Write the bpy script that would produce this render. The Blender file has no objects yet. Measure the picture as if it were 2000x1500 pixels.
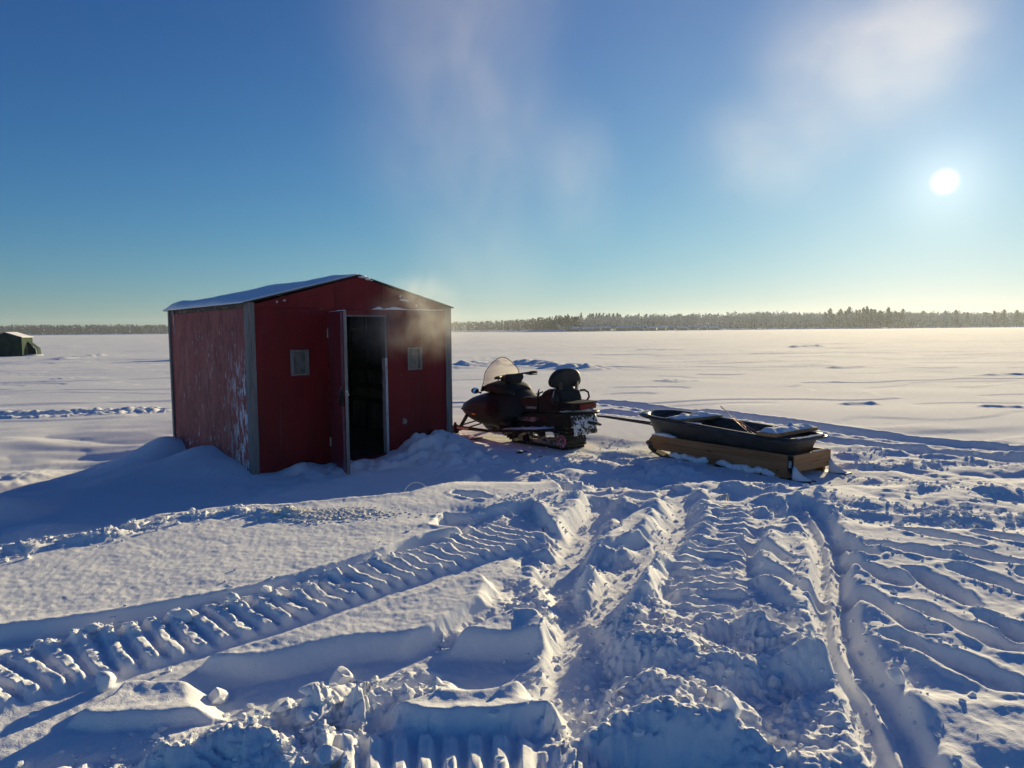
import bpy, bmesh, math, random
import numpy as np
from mathutils import Vector, Matrix, Euler
R_ = math.radians
random.seed(7)
S = bpy.context.scene
COL = S.collection
SUN_EL, SUN_AZ = R_(9.7), R_(31.0)
SUN_DIR = Vector((math.cos(SUN_EL)*math.sin(SUN_AZ), math.cos(SUN_EL)*math.cos(SUN_AZ), math.sin(SUN_EL)))
# ---------------------------------------------------------------- camera (calibrated from the photograph)
FPX, CAM_Z = 1387.0, 1.65
PITCH, ROLL = math.atan(105.5/FPX), math.atan(0.0085)
cr = np.array([1, 0, 0.]); cf = np.array([0, math.cos(PITCH), -math.sin(PITCH)]); cu = np.array([0, math.sin(PITCH), math.cos(PITCH)])
CR = cr*math.cos(ROLL)-cu*math.sin(ROLL); CU = cu*math.cos(ROLL)+cr*math.sin(ROLL)
cam_d = bpy.data.cameras.new('camera'); cam = bpy.data.objects.new('camera', cam_d); COL.objects.link(cam)
cam_d.sensor_width = 36; cam_d.lens = FPX/2000*36; cam_d.clip_end = 9000; cam_d.clip_start = 0.05
m = Matrix.Identity(4)
for i in range(3):
    m[i][0] = CR[i]; m[i][1] = CU[i]; m[i][2] = -cf[i]
m[2][3] = CAM_Z
cam.matrix_world = m
S.camera = cam
def ground(px, py, z=0.0):
    """point of the level z that the photograph shows at (px, py): used to survey the tracks"""
    d = cf+CR*(px-1000)/FPX+CU*(750-py)/FPX
    t = (z-CAM_Z)/d[2]
    return d[0]*t, d[1]*t
def azim(px):
    return math.atan2((px-1000)/FPX, 1.0)

# ---------------------------------------------------------------- object helpers
def tag(o, label=None, cat=None, group=None, kind=None):
    if label: o['label'] = label
    if cat: o['category'] = cat
    if group: o['group'] = group
    if kind: o['kind'] = kind
    return o
def empty(name, loc, rz=0.0, label=None, cat=None, group=None):
    o = bpy.data.objects.new(name, None); COL.objects.link(o)
    o.location = loc; o.rotation_euler = (0, 0, rz); o.empty_display_size = 0.1
    return tag(o, label, cat, group)
def copy_tree(o, parent=None):
    c = o.copy(); COL.objects.link(c); c.parent = parent
    for ch in list(o.children):
        copy_tree(ch, c)
    return c
class MB:
    def __init__(s): s.v = []; s.f = []
    def add(s, vs, fs):
        n = len(s.v); s.v += [tuple(map(float, p)) for p in vs]; s.f += [tuple(i+n for i in f) for f in fs]; return s
    def box(s, x0, y0, z0, x1, y1, z1):
        return s.add([(x0,y0,z0),(x1,y0,z0),(x1,y1,z0),(x0,y1,z0),(x0,y0,z1),(x1,y0,z1),(x1,y1,z1),(x0,y1,z1)],
                     [(0,3,2,1),(4,5,6,7),(0,1,5,4),(1,2,6,5),(2,3,7,6),(3,0,4,7)])
    def bar(s, a, b, w, h, up=(0,0,1)):
        a = Vector(a); b = Vector(b); d = (b-a).normalized(); u = Vector(up)
        l = d.cross(u)
        if l.length < 1e-4: l = d.cross(Vector((1,0,0)))
        l.normalize(); u = l.cross(d).normalized()
        vs = []
        for p in (a, b):
            for sx, sy in ((-1,-1),(1,-1),(1,1),(-1,1)): vs.append(p+l*sx*w/2+u*sy*h/2)
        return s.add(vs, [(0,1,2,3),(7,6,5,4),(0,4,5,1),(1,5,6,2),(2,6,7,3),(3,7,4,0)])
    def tube(s, pts, r, n=8, cap=True, closed=False):
        P = [Vector(p) for p in pts]; k = len(P)
        rr = r if hasattr(r, '__len__') else [r]*k
        rings = []; prev = None
        for i in range(k):
            if closed: d = (P[(i+1) % k]-P[i-1])
            else: d = P[min(i+1, k-1)]-P[max(i-1, 0)]
            d.normalize()
            if prev is None:
                u = d.cross(Vector((0,0,1)))
                if u.length < 1e-3: u = d.cross(Vector((1,0,0)))
            else: u = prev-d*prev.dot(d)
            u.normalize(); w = d.cross(u); prev = u
            rings.append([P[i]+(u*math.cos(2*math.pi*j/n)+w*math.sin(2*math.pi*j/n))*rr[i] for j in range(n)])
        vs = [p for rg in rings for p in rg]; fs = []
        for i in range(k if closed else k-1):
            a = i*n; b = ((i+1) % k)*n
            for j in range(n): fs.append((a+j, a+(j+1) % n, b+(j+1) % n, b+j))
        if cap and not closed:
            fs.append(tuple(range(n-1, -1, -1))); fs.append(tuple(range((k-1)*n, k*n)))
        return s.add(vs, fs)
    def loft(s, secs, cap=True, closed=False):
        n = len(secs[0]); vs = [p for sc in secs for p in sc]; fs = []; k = len(secs)
        for i in range(k if closed else k-1):
            a = i*n; b = ((i+1) % k)*n
            for j in range(n): fs.append((a+j, a+(j+1) % n, b+(j+1) % n, b+j))
        if cap and not closed:
            fs.append(tuple(range(n-1, -1, -1))); fs.append(tuple(range((k-1)*n, k*n)))
        return s.add(vs, fs)
    def prism(s, poly, axis, a, b):
        """polygon of 2-D points extruded along an axis"""
        def mk(p, t):
            return {'x': (t, p[0], p[1]), 'y': (p[0], t, p[1]), 'z': (p[0], p[1], t)}[axis]
        n = len(poly); vs = [mk(p, a) for p in poly]+[mk(p, b) for p in poly]
        return s.add(vs, [tuple(range(n)), tuple(range(2*n-1, n-1, -1))]+[(i, i+n, (i+1) % n+n, (i+1) % n) for i in range(n)])
    def blob(s, c, r, seed=0, sub=2, amp=.25, squash=1.0, facet=0):
        bm = bmesh.new(); bmesh.ops.create_icosphere(bm, subdivisions=sub, radius=1)
        rnd = random.Random(seed); ph = [(rnd.uniform(1,3.2), rnd.uniform(0,6), Vector((rnd.gauss(0,1), rnd.gauss(0,1), rnd.gauss(0,1))).normalized()) for _ in range(7)]
        vs = []
        for v in bm.verts:
            k = 1+amp*sum(math.sin(f*v.co.dot(d)*2+p) for f, p, d in ph)/3.2
            q = v.co*k
            for (f_, p_, d_) in (ph+[(0, 0, Vector((math.cos(i*2.4+seed), math.sin(i*2.4+seed), .9*math.cos(i*1.7))).normalized()) for i in range(9)] if facet else []):
                t_ = q.dot(d_)-facet
                if t_ > 0: q = q-d_*t_*.9
            rr = r if hasattr(r, '__len__') else (r, r, r*squash)
            vs.append((c[0]+q.x*rr[0], c[1]+q.y*rr[1], c[2]+q.z*rr[2]))
        fs = [tuple(v.index for v in f.verts) for f in bm.faces]; bm.free()
        return s.add(vs, fs)
    def build(s, name, mat, parent=None, smooth=False, bevel=0.0, sharp=None, subsurf=0):
        me = bpy.data.meshes.new(name); me.from_pydata(s.v, [], s.f)
        bm = bmesh.new(); bm.from_mesh(me); bmesh.ops.recalc_face_normals(bm, faces=bm.faces); bm.to_mesh(me); bm.free()
        me.materials.append(mat)
        if smooth: me.shade_smooth()
        if sharp is not None:
            me.shade_smooth(); me.set_sharp_from_angle(angle=R_(sharp))
        o = bpy.data.objects.new(name, me); COL.objects.link(o); o.parent = parent
        if bevel:
            b = o.modifiers.new('bevel', 'BEVEL'); b.width = bevel; b.segments = 2; b.limit_method = 'ANGLE'; b.angle_limit = R_(35)
        if subsurf:
            b = o.modifiers.new('subsurf', 'SUBSURF'); b.levels = subsurf; b.render_levels = subsurf
        return o
def panel(mb, ax, us, vs, holes, t0, t1):
    """a board lying in the plane (u, z) with rectangular openings; ax='x': u runs along x, thickness along y"""
    us = sorted(set(us)); vs = sorted(set(vs))
    def P(u, z, t): return (u, t, z) if ax == 'x' else (t, u, z)
    def inside(u, z): return any(h[0] < u < h[1] and h[2] < z < h[3] for h in holes)
    solid = {}
    for i in range(len(us)-1):
        for j in range(len(vs)-1):
            solid[i, j] = not inside((us[i]+us[i+1])/2, (vs[j]+vs[j+1])/2)
    for (i, j), ok in solid.items():
        if not ok: continue
        a, b, c, d = us[i], us[i+1], vs[j], vs[j+1]
        mb.add([P(a,c,t0),P(b,c,t0),P(b,d,t0),P(a,d,t0)], [(0,1,2,3)])
        mb.add([P(a,c,t1),P(b,c,t1),P(b,d,t1),P(a,d,t1)], [(3,2,1,0)])
        for di, dj, q in ((-1,0,((a,c),(a,d))),(1,0,((b,c),(b,d))),(0,-1,((a,c),(b,c))),(0,1,((a,d),(b,d)))):
            if not solid.get((i+di, j+dj), False):
                (u0,z0),(u1,z1) = q
                mb.add([P(u0,z0,t0),P(u1,z1,t0),P(u1,z1,t1),P(u0,z0,t1)], [(0,1,2,3)])
    return mb

# ---------------------------------------------------------------- materials
def nodes(name):
    mt = bpy.data.materials.new(name); mt.use_nodes = True; nt = mt.node_tree; nt.nodes.clear()
    return mt, nt, nt.nodes, nt.links
def noise_fac(nt, scale, lo, hi, detail=4, rough=.6, seed=0.0, dist=0.0):
    N, L = nt.nodes, nt.links
    tc = N.new('ShaderNodeTexCoord'); mp = N.new('ShaderNodeMapping')
    mp.inputs['Scale'].default_value = scale if hasattr(scale, '__len__') else (scale,)*3
    mp.inputs['Location'].default_value = (seed*3.1, seed*1.7, seed*2.3)
    L.new(tc.outputs['Object'], mp.inputs['Vector'])
    nz = N.new('ShaderNodeTexNoise'); nz.inputs['Scale'].default_value = 1; nz.inputs['Detail'].default_value = detail
    nz.inputs['Roughness'].default_value = rough; nz.inputs['Distortion'].default_value = dist
    L.new(mp.outputs['Vector'], nz.inputs['Vector'])
    mr = N.new('ShaderNodeMapRange'); mr.inputs['From Min'].default_value = lo; mr.inputs['From Max'].default_value = hi
    L.new(nz.outputs['Fac'], mr.inputs['Value'])
    return mr.outputs['Result'], nz.outputs['Fac']
def axis_ramp(nt, axis, a, b):
    """0..1 ramp along an object axis (where on the thing the wear sits)"""
    N, L = nt.nodes, nt.links
    tc = N.new('ShaderNodeTexCoord'); sp = N.new('ShaderNodeSeparateXYZ'); L.new(tc.outputs['Object'], sp.inputs[0])
    mr = N.new('ShaderNodeMapRange'); mr.inputs['From Min'].default_value = a; mr.inputs['From Max'].default_value = b
    L.new(sp.outputs['XYZ'.index(axis)], mr.inputs['Value'])
    return mr.outputs['Result']
def mathn(nt, op, a, b):
    n = nt.nodes.new('ShaderNodeMath'); n.operation = op
    for i, x in enumerate((a, b)):
        if isinstance(x, (int, float)): n.inputs[i].default_value = x
        else: nt.links.new(x, n.inputs[i])
    return n.outputs[0]
def mat(name, base, rough=.6, metal=0., spec=.5, layers=(), bump=(), coat=0.):
    mt, nt, N, L = nodes(name)
    out = N.new('ShaderNodeOutputMaterial'); bs = N.new('ShaderNodeBsdfPrincipled'); L.new(bs.outputs[0], out.inputs[0])
    bs.inputs['Base Color'].default_value = (*base, 1); bs.inputs['Roughness'].default_value = rough
    bs.inputs['Metallic'].default_value = metal; bs.inputs['Specular IOR Level'].default_value = spec
    if coat: bs.inputs['Coat Weight'].default_value = coat; bs.inputs['Coat Roughness'].default_value = .15
    cur = None
    for i, ly in enumerate(layers):
        col, scale, lo, hi = ly[:4]; kw = ly[4] if len(ly) > 4 else {}
        fac, _ = noise_fac(nt, scale, lo, hi, kw.get('detail', 4), kw.get('rough', .6), seed=i+kw.get('seed', 1), dist=kw.get('dist', 0))
        for (ax, a, b) in kw.get('mask', ()):
            fac = mathn(nt, 'MULTIPLY', fac, axis_ramp(nt, ax, a, b))
        if 'amt' in kw: fac = mathn(nt, 'MULTIPLY', fac, kw['amt'])
        mx = N.new('ShaderNodeMix'); mx.data_type = 'RGBA'
        L.new(fac, mx.inputs['Factor'])
        if cur is None: mx.inputs[6].default_value = (*base, 1)
        else: L.new(cur, mx.inputs[6])
        mx.inputs[7].default_value = (*col, 1); cur = mx.outputs[2]
    if cur is not None: L.new(cur, bs.inputs['Base Color'])
    prev = None
    for (scale, strength, distance, detail) in bump:
        _, raw = noise_fac(nt, scale, 0, 1, detail, .6)
        bp = N.new('ShaderNodeBump'); bp.inputs['Strength'].default_value = strength; bp.inputs['Distance'].default_value = distance
        L.new(raw, bp.inputs['Height'])
        if prev: L.new(prev, bp.inputs['Normal'])
        prev = bp.outputs['Normal']
    if prev: L.new(prev, bs.inputs['Normal'])
    return mt

SNOW = mat('snow', (.86,.88,.91), 1.0, spec=.25, bump=((45,.12,.006,3),(170,.62,.004,2)))
ROOFSNOW = mat('packed_snow', (.84,.87,.91), .6, spec=.3, bump=((30,.4,.02,4),(200,.4,.004,2)))
SLUSH = mat('yellow_slush', (.90,.85,.75), .7, spec=.2, layers=[((.90,.88,.82), 14, .4, .6)], bump=((60,.5,.01,3),))
WHITE = mat('peeled_white', (.55,.58,.62), .7)
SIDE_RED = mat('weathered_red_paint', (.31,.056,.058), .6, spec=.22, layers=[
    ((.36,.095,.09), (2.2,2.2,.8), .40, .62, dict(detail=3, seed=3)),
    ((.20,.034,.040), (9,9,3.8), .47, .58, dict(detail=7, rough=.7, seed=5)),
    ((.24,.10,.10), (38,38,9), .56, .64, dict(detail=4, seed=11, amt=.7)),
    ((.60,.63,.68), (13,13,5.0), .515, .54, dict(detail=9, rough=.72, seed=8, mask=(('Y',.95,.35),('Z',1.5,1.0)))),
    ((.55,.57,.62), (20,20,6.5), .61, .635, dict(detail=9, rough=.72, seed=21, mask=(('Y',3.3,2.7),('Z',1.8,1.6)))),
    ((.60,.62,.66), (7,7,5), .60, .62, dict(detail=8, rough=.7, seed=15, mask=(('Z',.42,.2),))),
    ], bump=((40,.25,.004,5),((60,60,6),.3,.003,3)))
FRONT_RED = mat('dark_red_paint', (.185,.010,.014), .5, spec=.22, layers=[
    ((.135,.008,.011), (3,3,1.2), .40, .65, dict(seed=2, detail=3)),
    ((.19,.035,.045), (26,26,1.6), .57, .70, dict(seed=7, detail=5, amt=.6)),
    ((.40,.30,.32), (55,55,16), .72, .76, dict(seed=9, detail=3, amt=.8))], bump=((60,.15,.003,4),))
DOOR_RED = mat('scuffed_red_door_paint', (.17,.013,.022), .33, spec=.5, layers=[
    ((.23,.055,.085), (22,22,1.5), .50, .66, dict(seed=4, detail=6)),
    ((.07,.006,.012), (12,12,1.2), .55, .68, dict(seed=6, detail=4)),
    ((.45,.38,.42), (60,60,4), .66, .72, dict(seed=8, detail=5, amt=.8))], bump=(((50,50,5),.3,.003,4),))
GREYWOOD = mat('weathered_grey_wood', (.16,.155,.15), .75, layers=[
    ((.23,.225,.215), (30,30,2), .42, .62, dict(detail=5)), ((.09,.085,.08), (80,80,3), .55, .68, dict(detail=4, seed=4))], bump=(((70,70,4),.5,.004,4),))
OLDWOOD = mat('dark_rotten_wood', (.10,.085,.065), .85, layers=[((.24,.21,.17), (6,6,20), .45, .62, dict(detail=6)), ((.03,.027,.02), (20,20,20), .5, .62, dict(seed=3))], bump=((60,.6,.006,4),))
LUMBER = mat('new_lumber', (.27,.125,.052), .65, spec=.3, layers=[
    ((.34,.17,.075), (1.2,30,30), .42, .60, dict(detail=4)), ((.19,.085,.035), (2.5,60,60), .52, .66, dict(detail=5, seed=4)),
    ((.10,.045,.02), (7,22,22), .70, .74, dict(detail=1, seed=9))], bump=(((4,80,80),.35,.003,4),))
PLANK = mat('plank_lumber', (.32,.165,.075), .65, spec=.3, layers=[((.40,.22,.10), (30,1.2,30), .42, .6, dict(detail=4)), ((.22,.11,.05), (60,2.5,60), .52, .66, dict(detail=5, seed=4))])
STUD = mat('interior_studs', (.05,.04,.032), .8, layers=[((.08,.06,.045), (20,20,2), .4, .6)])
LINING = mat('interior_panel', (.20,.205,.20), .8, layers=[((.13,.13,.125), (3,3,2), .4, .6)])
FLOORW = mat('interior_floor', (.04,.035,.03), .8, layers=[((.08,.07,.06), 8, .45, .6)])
METAL = mat('galvanised_metal', (.45,.46,.47), .4, metal=.8, layers=[((.25,.25,.25), 30, .45, .6)])
BLACKMETAL = mat('black_metal', (.018,.018,.02), .4, metal=.3, layers=[((.05,.045,.04), 40, .55, .7)])
ROOFING = mat('tar_roofing', (.05,.05,.052), .8, bump=((120,.5,.004,2),))
GLASSDARK = mat('dusty_window_pane', (.06,.065,.065), .25, spec=.6, layers=[((.16,.165,.16), (14,14,9), .35, .65, dict(detail=6))])
TUB = mat('black_plastic_tub', (.030,.032,.037), .42, spec=.4, layers=[((.055,.057,.062), (5,5,9), .45, .65, dict(detail=5)), ((.30,.31,.33), (26,26,26), .68, .74, dict(seed=5, detail=6, amt=.7))], bump=((50,.15,.003,3),))
RUNNER = mat('black_ski_plastic', (.012,.012,.013), .5)
HOOD = mat('dark_green_hood_paint', (.012,.022,.029), .5, spec=.14, layers=[((.06,.07,.07), (30,30,30), .64, .74, dict(detail=5, amt=.6))])
PAN = mat('belly_pan_plastic', (.011,.011,.012), .6, spec=.18, layers=[((.022,.021,.021), (8,8,8), .48, .66, dict(detail=5))], bump=((80,.15,.002,3),))
BLACKPL = mat('black_plastic', (.009,.009,.011), .6, spec=.25, layers=[((.018,.018,.02), 25, .5, .7)])
VINYL = mat('black_vinyl', (.014,.014,.017), .55, spec=.3, layers=[((.030,.029,.030), (9,9,9), .45, .65)], bump=((220,.2,.002,2),(14,.25,.01,3)))
SEATV = mat('brown_black_seat_vinyl', (.010,.009,.010), .5, spec=.22, layers=[((.022,.019,.019), (8,8,8), .45, .65)], bump=((200,.2,.002,2),))
RUBBER = mat('track_rubber', (.010,.010,.010), .65, layers=[((.7,.73,.78), (38,38,38), .63, .68, dict(detail=4))])
RAIL = mat('worn_alloy', (.40,.38,.36), .35, metal=.85, layers=[((.10,.08,.07), (12,12,30), .48, .62, dict(detail=5)), ((.7,.72,.76), (20,20,20), .62, .68, dict(seed=6))])
WHEELRED = mat('red_wheel', (.42,.035,.045), .45, layers=[((.80,.80,.82), (34,34,34), .52, .60, dict(detail=4))])
LENSRED = mat('red_lens', (.36,.012,.014), .25, spec=.5, coat=.3, layers=[((.20,.008,.010), (24,24,24), .4, .6)])
AMBER = mat('amber_marker', (.75,.26,.05), .35, coat=.2)
FLAP = mat('snow_flap_rubber', (.018,.018,.018), .6, layers=[((.72,.75,.79), (13,13,15), .47, .49, dict(detail=6, rough=.62, dist=.6)), ((.60,.60,.55), (4,4,4), .62, .66, dict(seed=4))], bump=((25,.6,.012,4),))
MIRROR = mat('mirror_glass', (.80,.82,.85), .04, metal=1.0)
LETTER = mat('silver_lettering', (.55,.53,.52), .4)
STICKER = mat('faded_pink_sticker', (.36,.20,.20), .6)
COPPER = mat('copper_wire', (.75,.45,.36), .4, metal=.4)
WIRE = mat('bright_wire', (.65,.66,.68), .3, metal=.9)
PAIL = mat('white_pail_plastic', (.62,.56,.48), .5)
GREENP = mat('dark_green_panel', (.010,.030,.024), .8, spec=.1, layers=[((.03,.05,.045), (2,2,1.5), .45, .65), ((.4,.42,.42), (5,5,5), .70, .73, dict(seed=3))])
GREENL = mat('grey_green_panel', (.042,.068,.052), .9, spec=.05, layers=[((.065,.09,.07), (4,4,1), .40, .60), ((.03,.06,.04), (9,9,2), .52, .66, dict(seed=4))])  # paler, greyer green for the door wall and porch panel
DARKIN = mat('interior_shade', (.006,.007,.007), .9)
DEBRIS = mat('dark_bark_scraps', (.02,.017,.015), .8)
BARK = mat('tree_bark', (.06,.052,.045), .9)
PINE = mat('pine_needles', (.045,.058,.048), .8, layers=[((.10,.11,.10), .4, .4, .6)])
FROST = mat('frosted_twigs', (.52,.51,.50), .8, layers=[((.28,.265,.25), .35, .4, .62)])
WOODMASS = mat('far_wood', (.016,.020,.024), .9, layers=[((.038,.042,.046), .12, .42, .62)])
COTTAGE = mat('cottage_siding', (.06,.065,.075), .7, layers=[((.12,.13,.14), .3, .45, .6)])
def glass_mat():
    mt, nt, N, L = nodes('tinted_windshield')
    out = N.new('ShaderNodeOutputMaterial'); mx = N.new('ShaderNodeMixShader'); tr = N.new('ShaderNodeBsdfTransparent'); gl = N.new('ShaderNodeBsdfGlossy')
    df = N.new('ShaderNodeBsdfTranslucent'); mx2 = N.new('ShaderNodeMixShader')
    tr.inputs['Color'].default_value = (.95,.94,.90,1); gl.inputs['Roughness'].default_value = .08
    df.inputs['Color'].default_value = (.78,.76,.70,1)
    mx2.inputs[0].default_value = .22; L.new(tr.outputs[0], mx2.inputs[1]); L.new(df.outputs[0], mx2.inputs[2])
    mx.inputs[0].default_value = .06; L.new(mx2.outputs[0], mx.inputs[1]); L.new(gl.outputs[0], mx.inputs[2]); L.new(mx.outputs[0], out.inputs[0])
    return mt
SHIELD = glass_mat()
# ---------------------------------------------------------------- the snow: a height function surveyed from the photograph
def sm(a, b, x):
    t = np.clip((x-a)/(b-a), 0, 1); return t*t*(3-2*t)
_rng = np.random.RandomState(11)
_perm = _rng.permutation(4096).astype(np.int32)
_ga = _rng.rand(4096).astype(np.float32)*2*np.pi
_gx, _gy = np.cos(_ga), np.sin(_ga)
_rv = _rng.rand(4096, 3).astype(np.float32)
def _hash(ix, iy, seed):
    return _perm[(_perm[(ix+seed*131) & 4095]+iy*17+seed*7) & 4095]
def perlin(x, y, seed=0):
    x = np.asarray(x, np.float32); y = np.asarray(y, np.float32)
    x0 = np.floor(x); y0 = np.floor(y); fx = x-x0; fy = y-y0; ix = x0.astype(np.int32); iy = y0.astype(np.int32)
    u = fx*fx*fx*(fx*(fx*6-15)+10); v = fy*fy*fy*(fy*(fy*6-15)+10)
    def g(i, j):
        h = _hash(ix+i, iy+j, seed); return _gx[h]*(fx-i)+_gy[h]*(fy-j)
    a = g(0,0); b = g(1,0); c = g(0,1); d = g(1,1)
    return ((a+(b-a)*u)+((c+(d-c)*u)-(a+(b-a)*u))*v)*1.5
def fbm(x, y, scale, octs=4, seed=0, gain=.5):
    s = 0; a = 1.0; f = 1.0/scale
    for o in range(octs):
        s = s+a*perlin(x*f+o*3.3, y*f-o*5.1, seed+o); a *= gain; f *= 2.03
    return s
def billow(x, y, scale, octs=3, seed=0, gain=.5):
    """rounded lumps with sharp creases between them"""
    s = 0; a = 1.0; f = 1.0/scale; gain = min(gain, .33)
    for o in range(min(octs, 2)):
        s = s+a*np.abs(perlin(x*f+o*7.7, y*f+o*2.9, seed+o)); a *= gain; f *= 2.1
    return s
def clods(x, y, cell, seed=0, prob=.6, rmin=.25, rmax=.55):
    """broken lumps: a dome or a tilted block in part of the cells"""
    x = np.asarray(x, np.float32)/cell; y = np.asarray(y, np.float32)/cell
    ix = np.floor(x).astype(np.int32); iy = np.floor(y).astype(np.int32); out = np.zeros_like(x)
    for i in (-1,0,1):
        for j in (-1,0,1):
            h = _hash(ix+i, iy+j, seed); r3 = _rv[h]; h2 = _hash(ix+i, iy+j, seed+5); q3 = _rv[h2]
            dx = x-(ix+i+.15+.7*r3[:,0]); dy = y-(iy+j+.15+.7*r3[:,1])
            rad = rmin+(rmax-rmin)*q3[:,0]*q3[:,0]
            e = 1+.45*np.cos(np.arctan2(dy,dx)*2+q3[:,1]*6.28)+.16*np.cos(np.arctan2(dy,dx)*5+r3[:,2]*6.28)
            d = np.sqrt(dx*dx+dy*dy)*e/rad
            dome = np.clip(1-d*d, 0, 1)**.8*rad*(.55+.5*q3[:,2])
            dome = np.where(r3[:,2] < prob, dome, 0)
            out = np.maximum(out, dome)
    return out*cell
def plates(x, y, cell, seed=0):
    """broken crust: every cell is a tilted slab with a crisp edge"""
    x = np.asarray(x, np.float32)/cell; y = np.asarray(y, np.float32)/cell
    ix = np.floor(x).astype(np.int32); iy = np.floor(y).astype(np.int32); best = np.full(x.shape, 9., np.float32); out = np.zeros_like(x)
    for i in (-1,0,1):
        for j in (-1,0,1):
            h = _hash(ix+i, iy+j, seed); r3 = _rv[h]; q3 = _rv[_hash(ix+i, iy+j, seed+9)]
            dx = x-(ix+i+r3[:,0]); dy = y-(iy+j+r3[:,1]); d = dx*dx+dy*dy
            mk = d < best; best = np.where(mk, d, best)
            out = np.where(mk, (q3[:,0]-.5)*.55+(q3[:,1]-.5)*dx*.8+(q3[:,2]-.5)*dy*.8, out)
    return out*cell
def seg_dist(x, y, pts):
    """distance, signed side, arc length along the polyline"""
    best = np.full(x.shape, 1e9, np.float32); side = np.zeros_like(best); arc = np.zeros_like(best); acc = 0.0
    for (ax, ay), (bx, by) in zip(pts[:-1], pts[1:]):
        dx, dy = bx-ax, by-ay; L2 = dx*dx+dy*dy+1e-9; L = math.sqrt(L2)
        t = np.clip(((x-ax)*dx+(y-ay)*dy)/L2, 0, 1)
        px = x-(ax+t*dx); py = y-(ay+t*dy); d = np.sqrt(px*px+py*py)
        mk = d < best
        best = np.where(mk, d, best); side = np.where(mk, (dx*(y-ay)-dy*(x-ax))/L, side); arc = np.where(mk, acc+t*L, arc); acc += L
    return best, side, arc, acc
def poly_sd(x, y, pts):
    """signed distance to a closed polygon, positive inside"""
    d = np.full(x.shape, 1e9, np.float32); ins = np.zeros(x.shape, bool); n = len(pts)
    for i in range(n):
        ax, ay = pts[i]; bx, by = pts[(i+1) % n]; dx, dy = bx-ax, by-ay
        t = np.clip(((x-ax)*dx+(y-ay)*dy)/(dx*dx+dy*dy+1e-9), 0, 1)
        d = np.minimum(d, np.hypot(x-(ax+t*dx), y-(ay+t*dy)))
        c = ((ay > y) != (by > y))
        with np.errstate(divide='ignore', invalid='ignore'):
            xi = ax+(y-ay)*dx/(dy if abs(dy) > 1e-9 else 1e-9)
        ins ^= (c & (x < xi))
    return np.where(ins, d, -d)
def smooth_line(pts, n=4):
    """Catmull-Rom through the surveyed points"""
    P = [pts[0]]+list(pts)+[pts[-1]]; out = []
    for i in range(1, len(P)-2):
        p0, p1, p2, p3 = (np.array(P[i+k], float) for k in (-1,0,1,2))
        for k in range(n):
            t = k/n
            out.append(tuple(.5*((2*p1)+(-p0+p2)*t+(2*p0-5*p1+4*p2-p3)*t*t+(-p0+3*p1-3*p2+p3)*t**3)))
    out.append(tuple(P[-2])); return out
LIFT = .25      # the foreground lies higher than the hollow round the shack and the sled
def glift(px, py, z=0.05): return ground(px, py, z+LIFT*float(sm(925, 965, np.array(py))))
def lift_at(y): return LIFT*(1-sm(5.9, 7.3, y))
def W(px, z=0.05): return [glift(a, b, z) for a, b in px]
def WL(px, z=0.05): return smooth_line(W(px, z))

SHED_P = (-3.0, 8.14); SHED_A = R_(39)          # near corner, direction of the front wall
SU = np.array([math.cos(SHED_A), math.sin(SHED_A)]); SV = np.array([-math.sin(SHED_A), math.cos(SHED_A)])
def shed_xy(s, t): return SHED_P[0]+SU[0]*s+SV[0]*t, SHED_P[1]+SU[1]*s+SV[1]*t

PLATEAUS = [  # (outline in photo pixels, level, softness of the edge)
    ([(-500,1160),(-100,1098),(0,1074),(100,1050),(200,1036),(300,1006),(450,988),(550,984),(650,974),(800,963),(900,950),(1000,938),(1075,945),(1100,958),(1010,985),(930,1000),(870,1000),(845,1025),(900,1032),(840,1046),(780,1068),(700,1098),(600,1126),(450,1158),(300,1184),(150,1208),(0,1228),(-300,1262),(-700,1320)], .085, .018),
    ([(405,1285),(470,1262),(560,1235),(700,1190),(830,1150),(925,1120),(948,1124),(960,1142),(945,1170),(880,1207),(800,1246),(745,1272),(700,1290),(560,1291)], .066, .024),
    ([(140,1397),(222,1352),(240,1330),(380,1327),(500,1331),(510,1347),(432,1376),(440,1386),(330,1401),(200,1404)], .06, .015),
    ([(815,1275),(880,1288),(1060,1293),(1082,1222),(1042,1193),(1000,1183),(935,1213),(880,1240),(822,1256)], .075, .018),
    ([(770,1374),(850,1345),(960,1340),(1085,1322),(1088,1385),(980,1402),(860,1410),(790,1390)], .085, .025),
    ([(1040,980),(1100,960),(1175,970),(1165,1000),(1130,1035),(1085,1030)], .075, .02),
    ([(1120,1100),(1180,1065),(1260,1045),(1285,1010),(1290,985),(1240,995),(1215,1010),(1190,1040),(1130,1075)], .06, .03),
    ([(1500,1035),(1560,1045),(1600,1090),(1605,1230),(1560,1240),(1540,1180),(1490,1130),(1470,1080)], .05, .03),
    ([(1270,1050),(1300,1075),(1280,1160),(1240,1180),(1200,1160),(1235,1110)], .05, .03),
]
RIGHT_FLAT = [(1640,1000),(1700,1020),(2000,1030),(2300,1060),(2300,1400),(2050,1345),(1800,1325),(1700,1270),(1650,1180),(1640,1090)]
CHURN = [(850,1035),(930,985),(1010,980),(1050,940),(1000,905),(1100,880),(1180,862),(1275,880),(1560,955),(1640,940),(1610,1000),(1600,1250),(1700,1450),(1760,1600),(100,1640),(60,1500),(330,1440),(640,1360),(700,1300),(960,1170),(985,1120),(960,1080),(900,1050)]
CHURN2 = [(1620,875),(1780,868),(2100,870),(2500,880),(2500,1060),(2000,1035),(1700,1015),(1590,985),(1640,930)]
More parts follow.
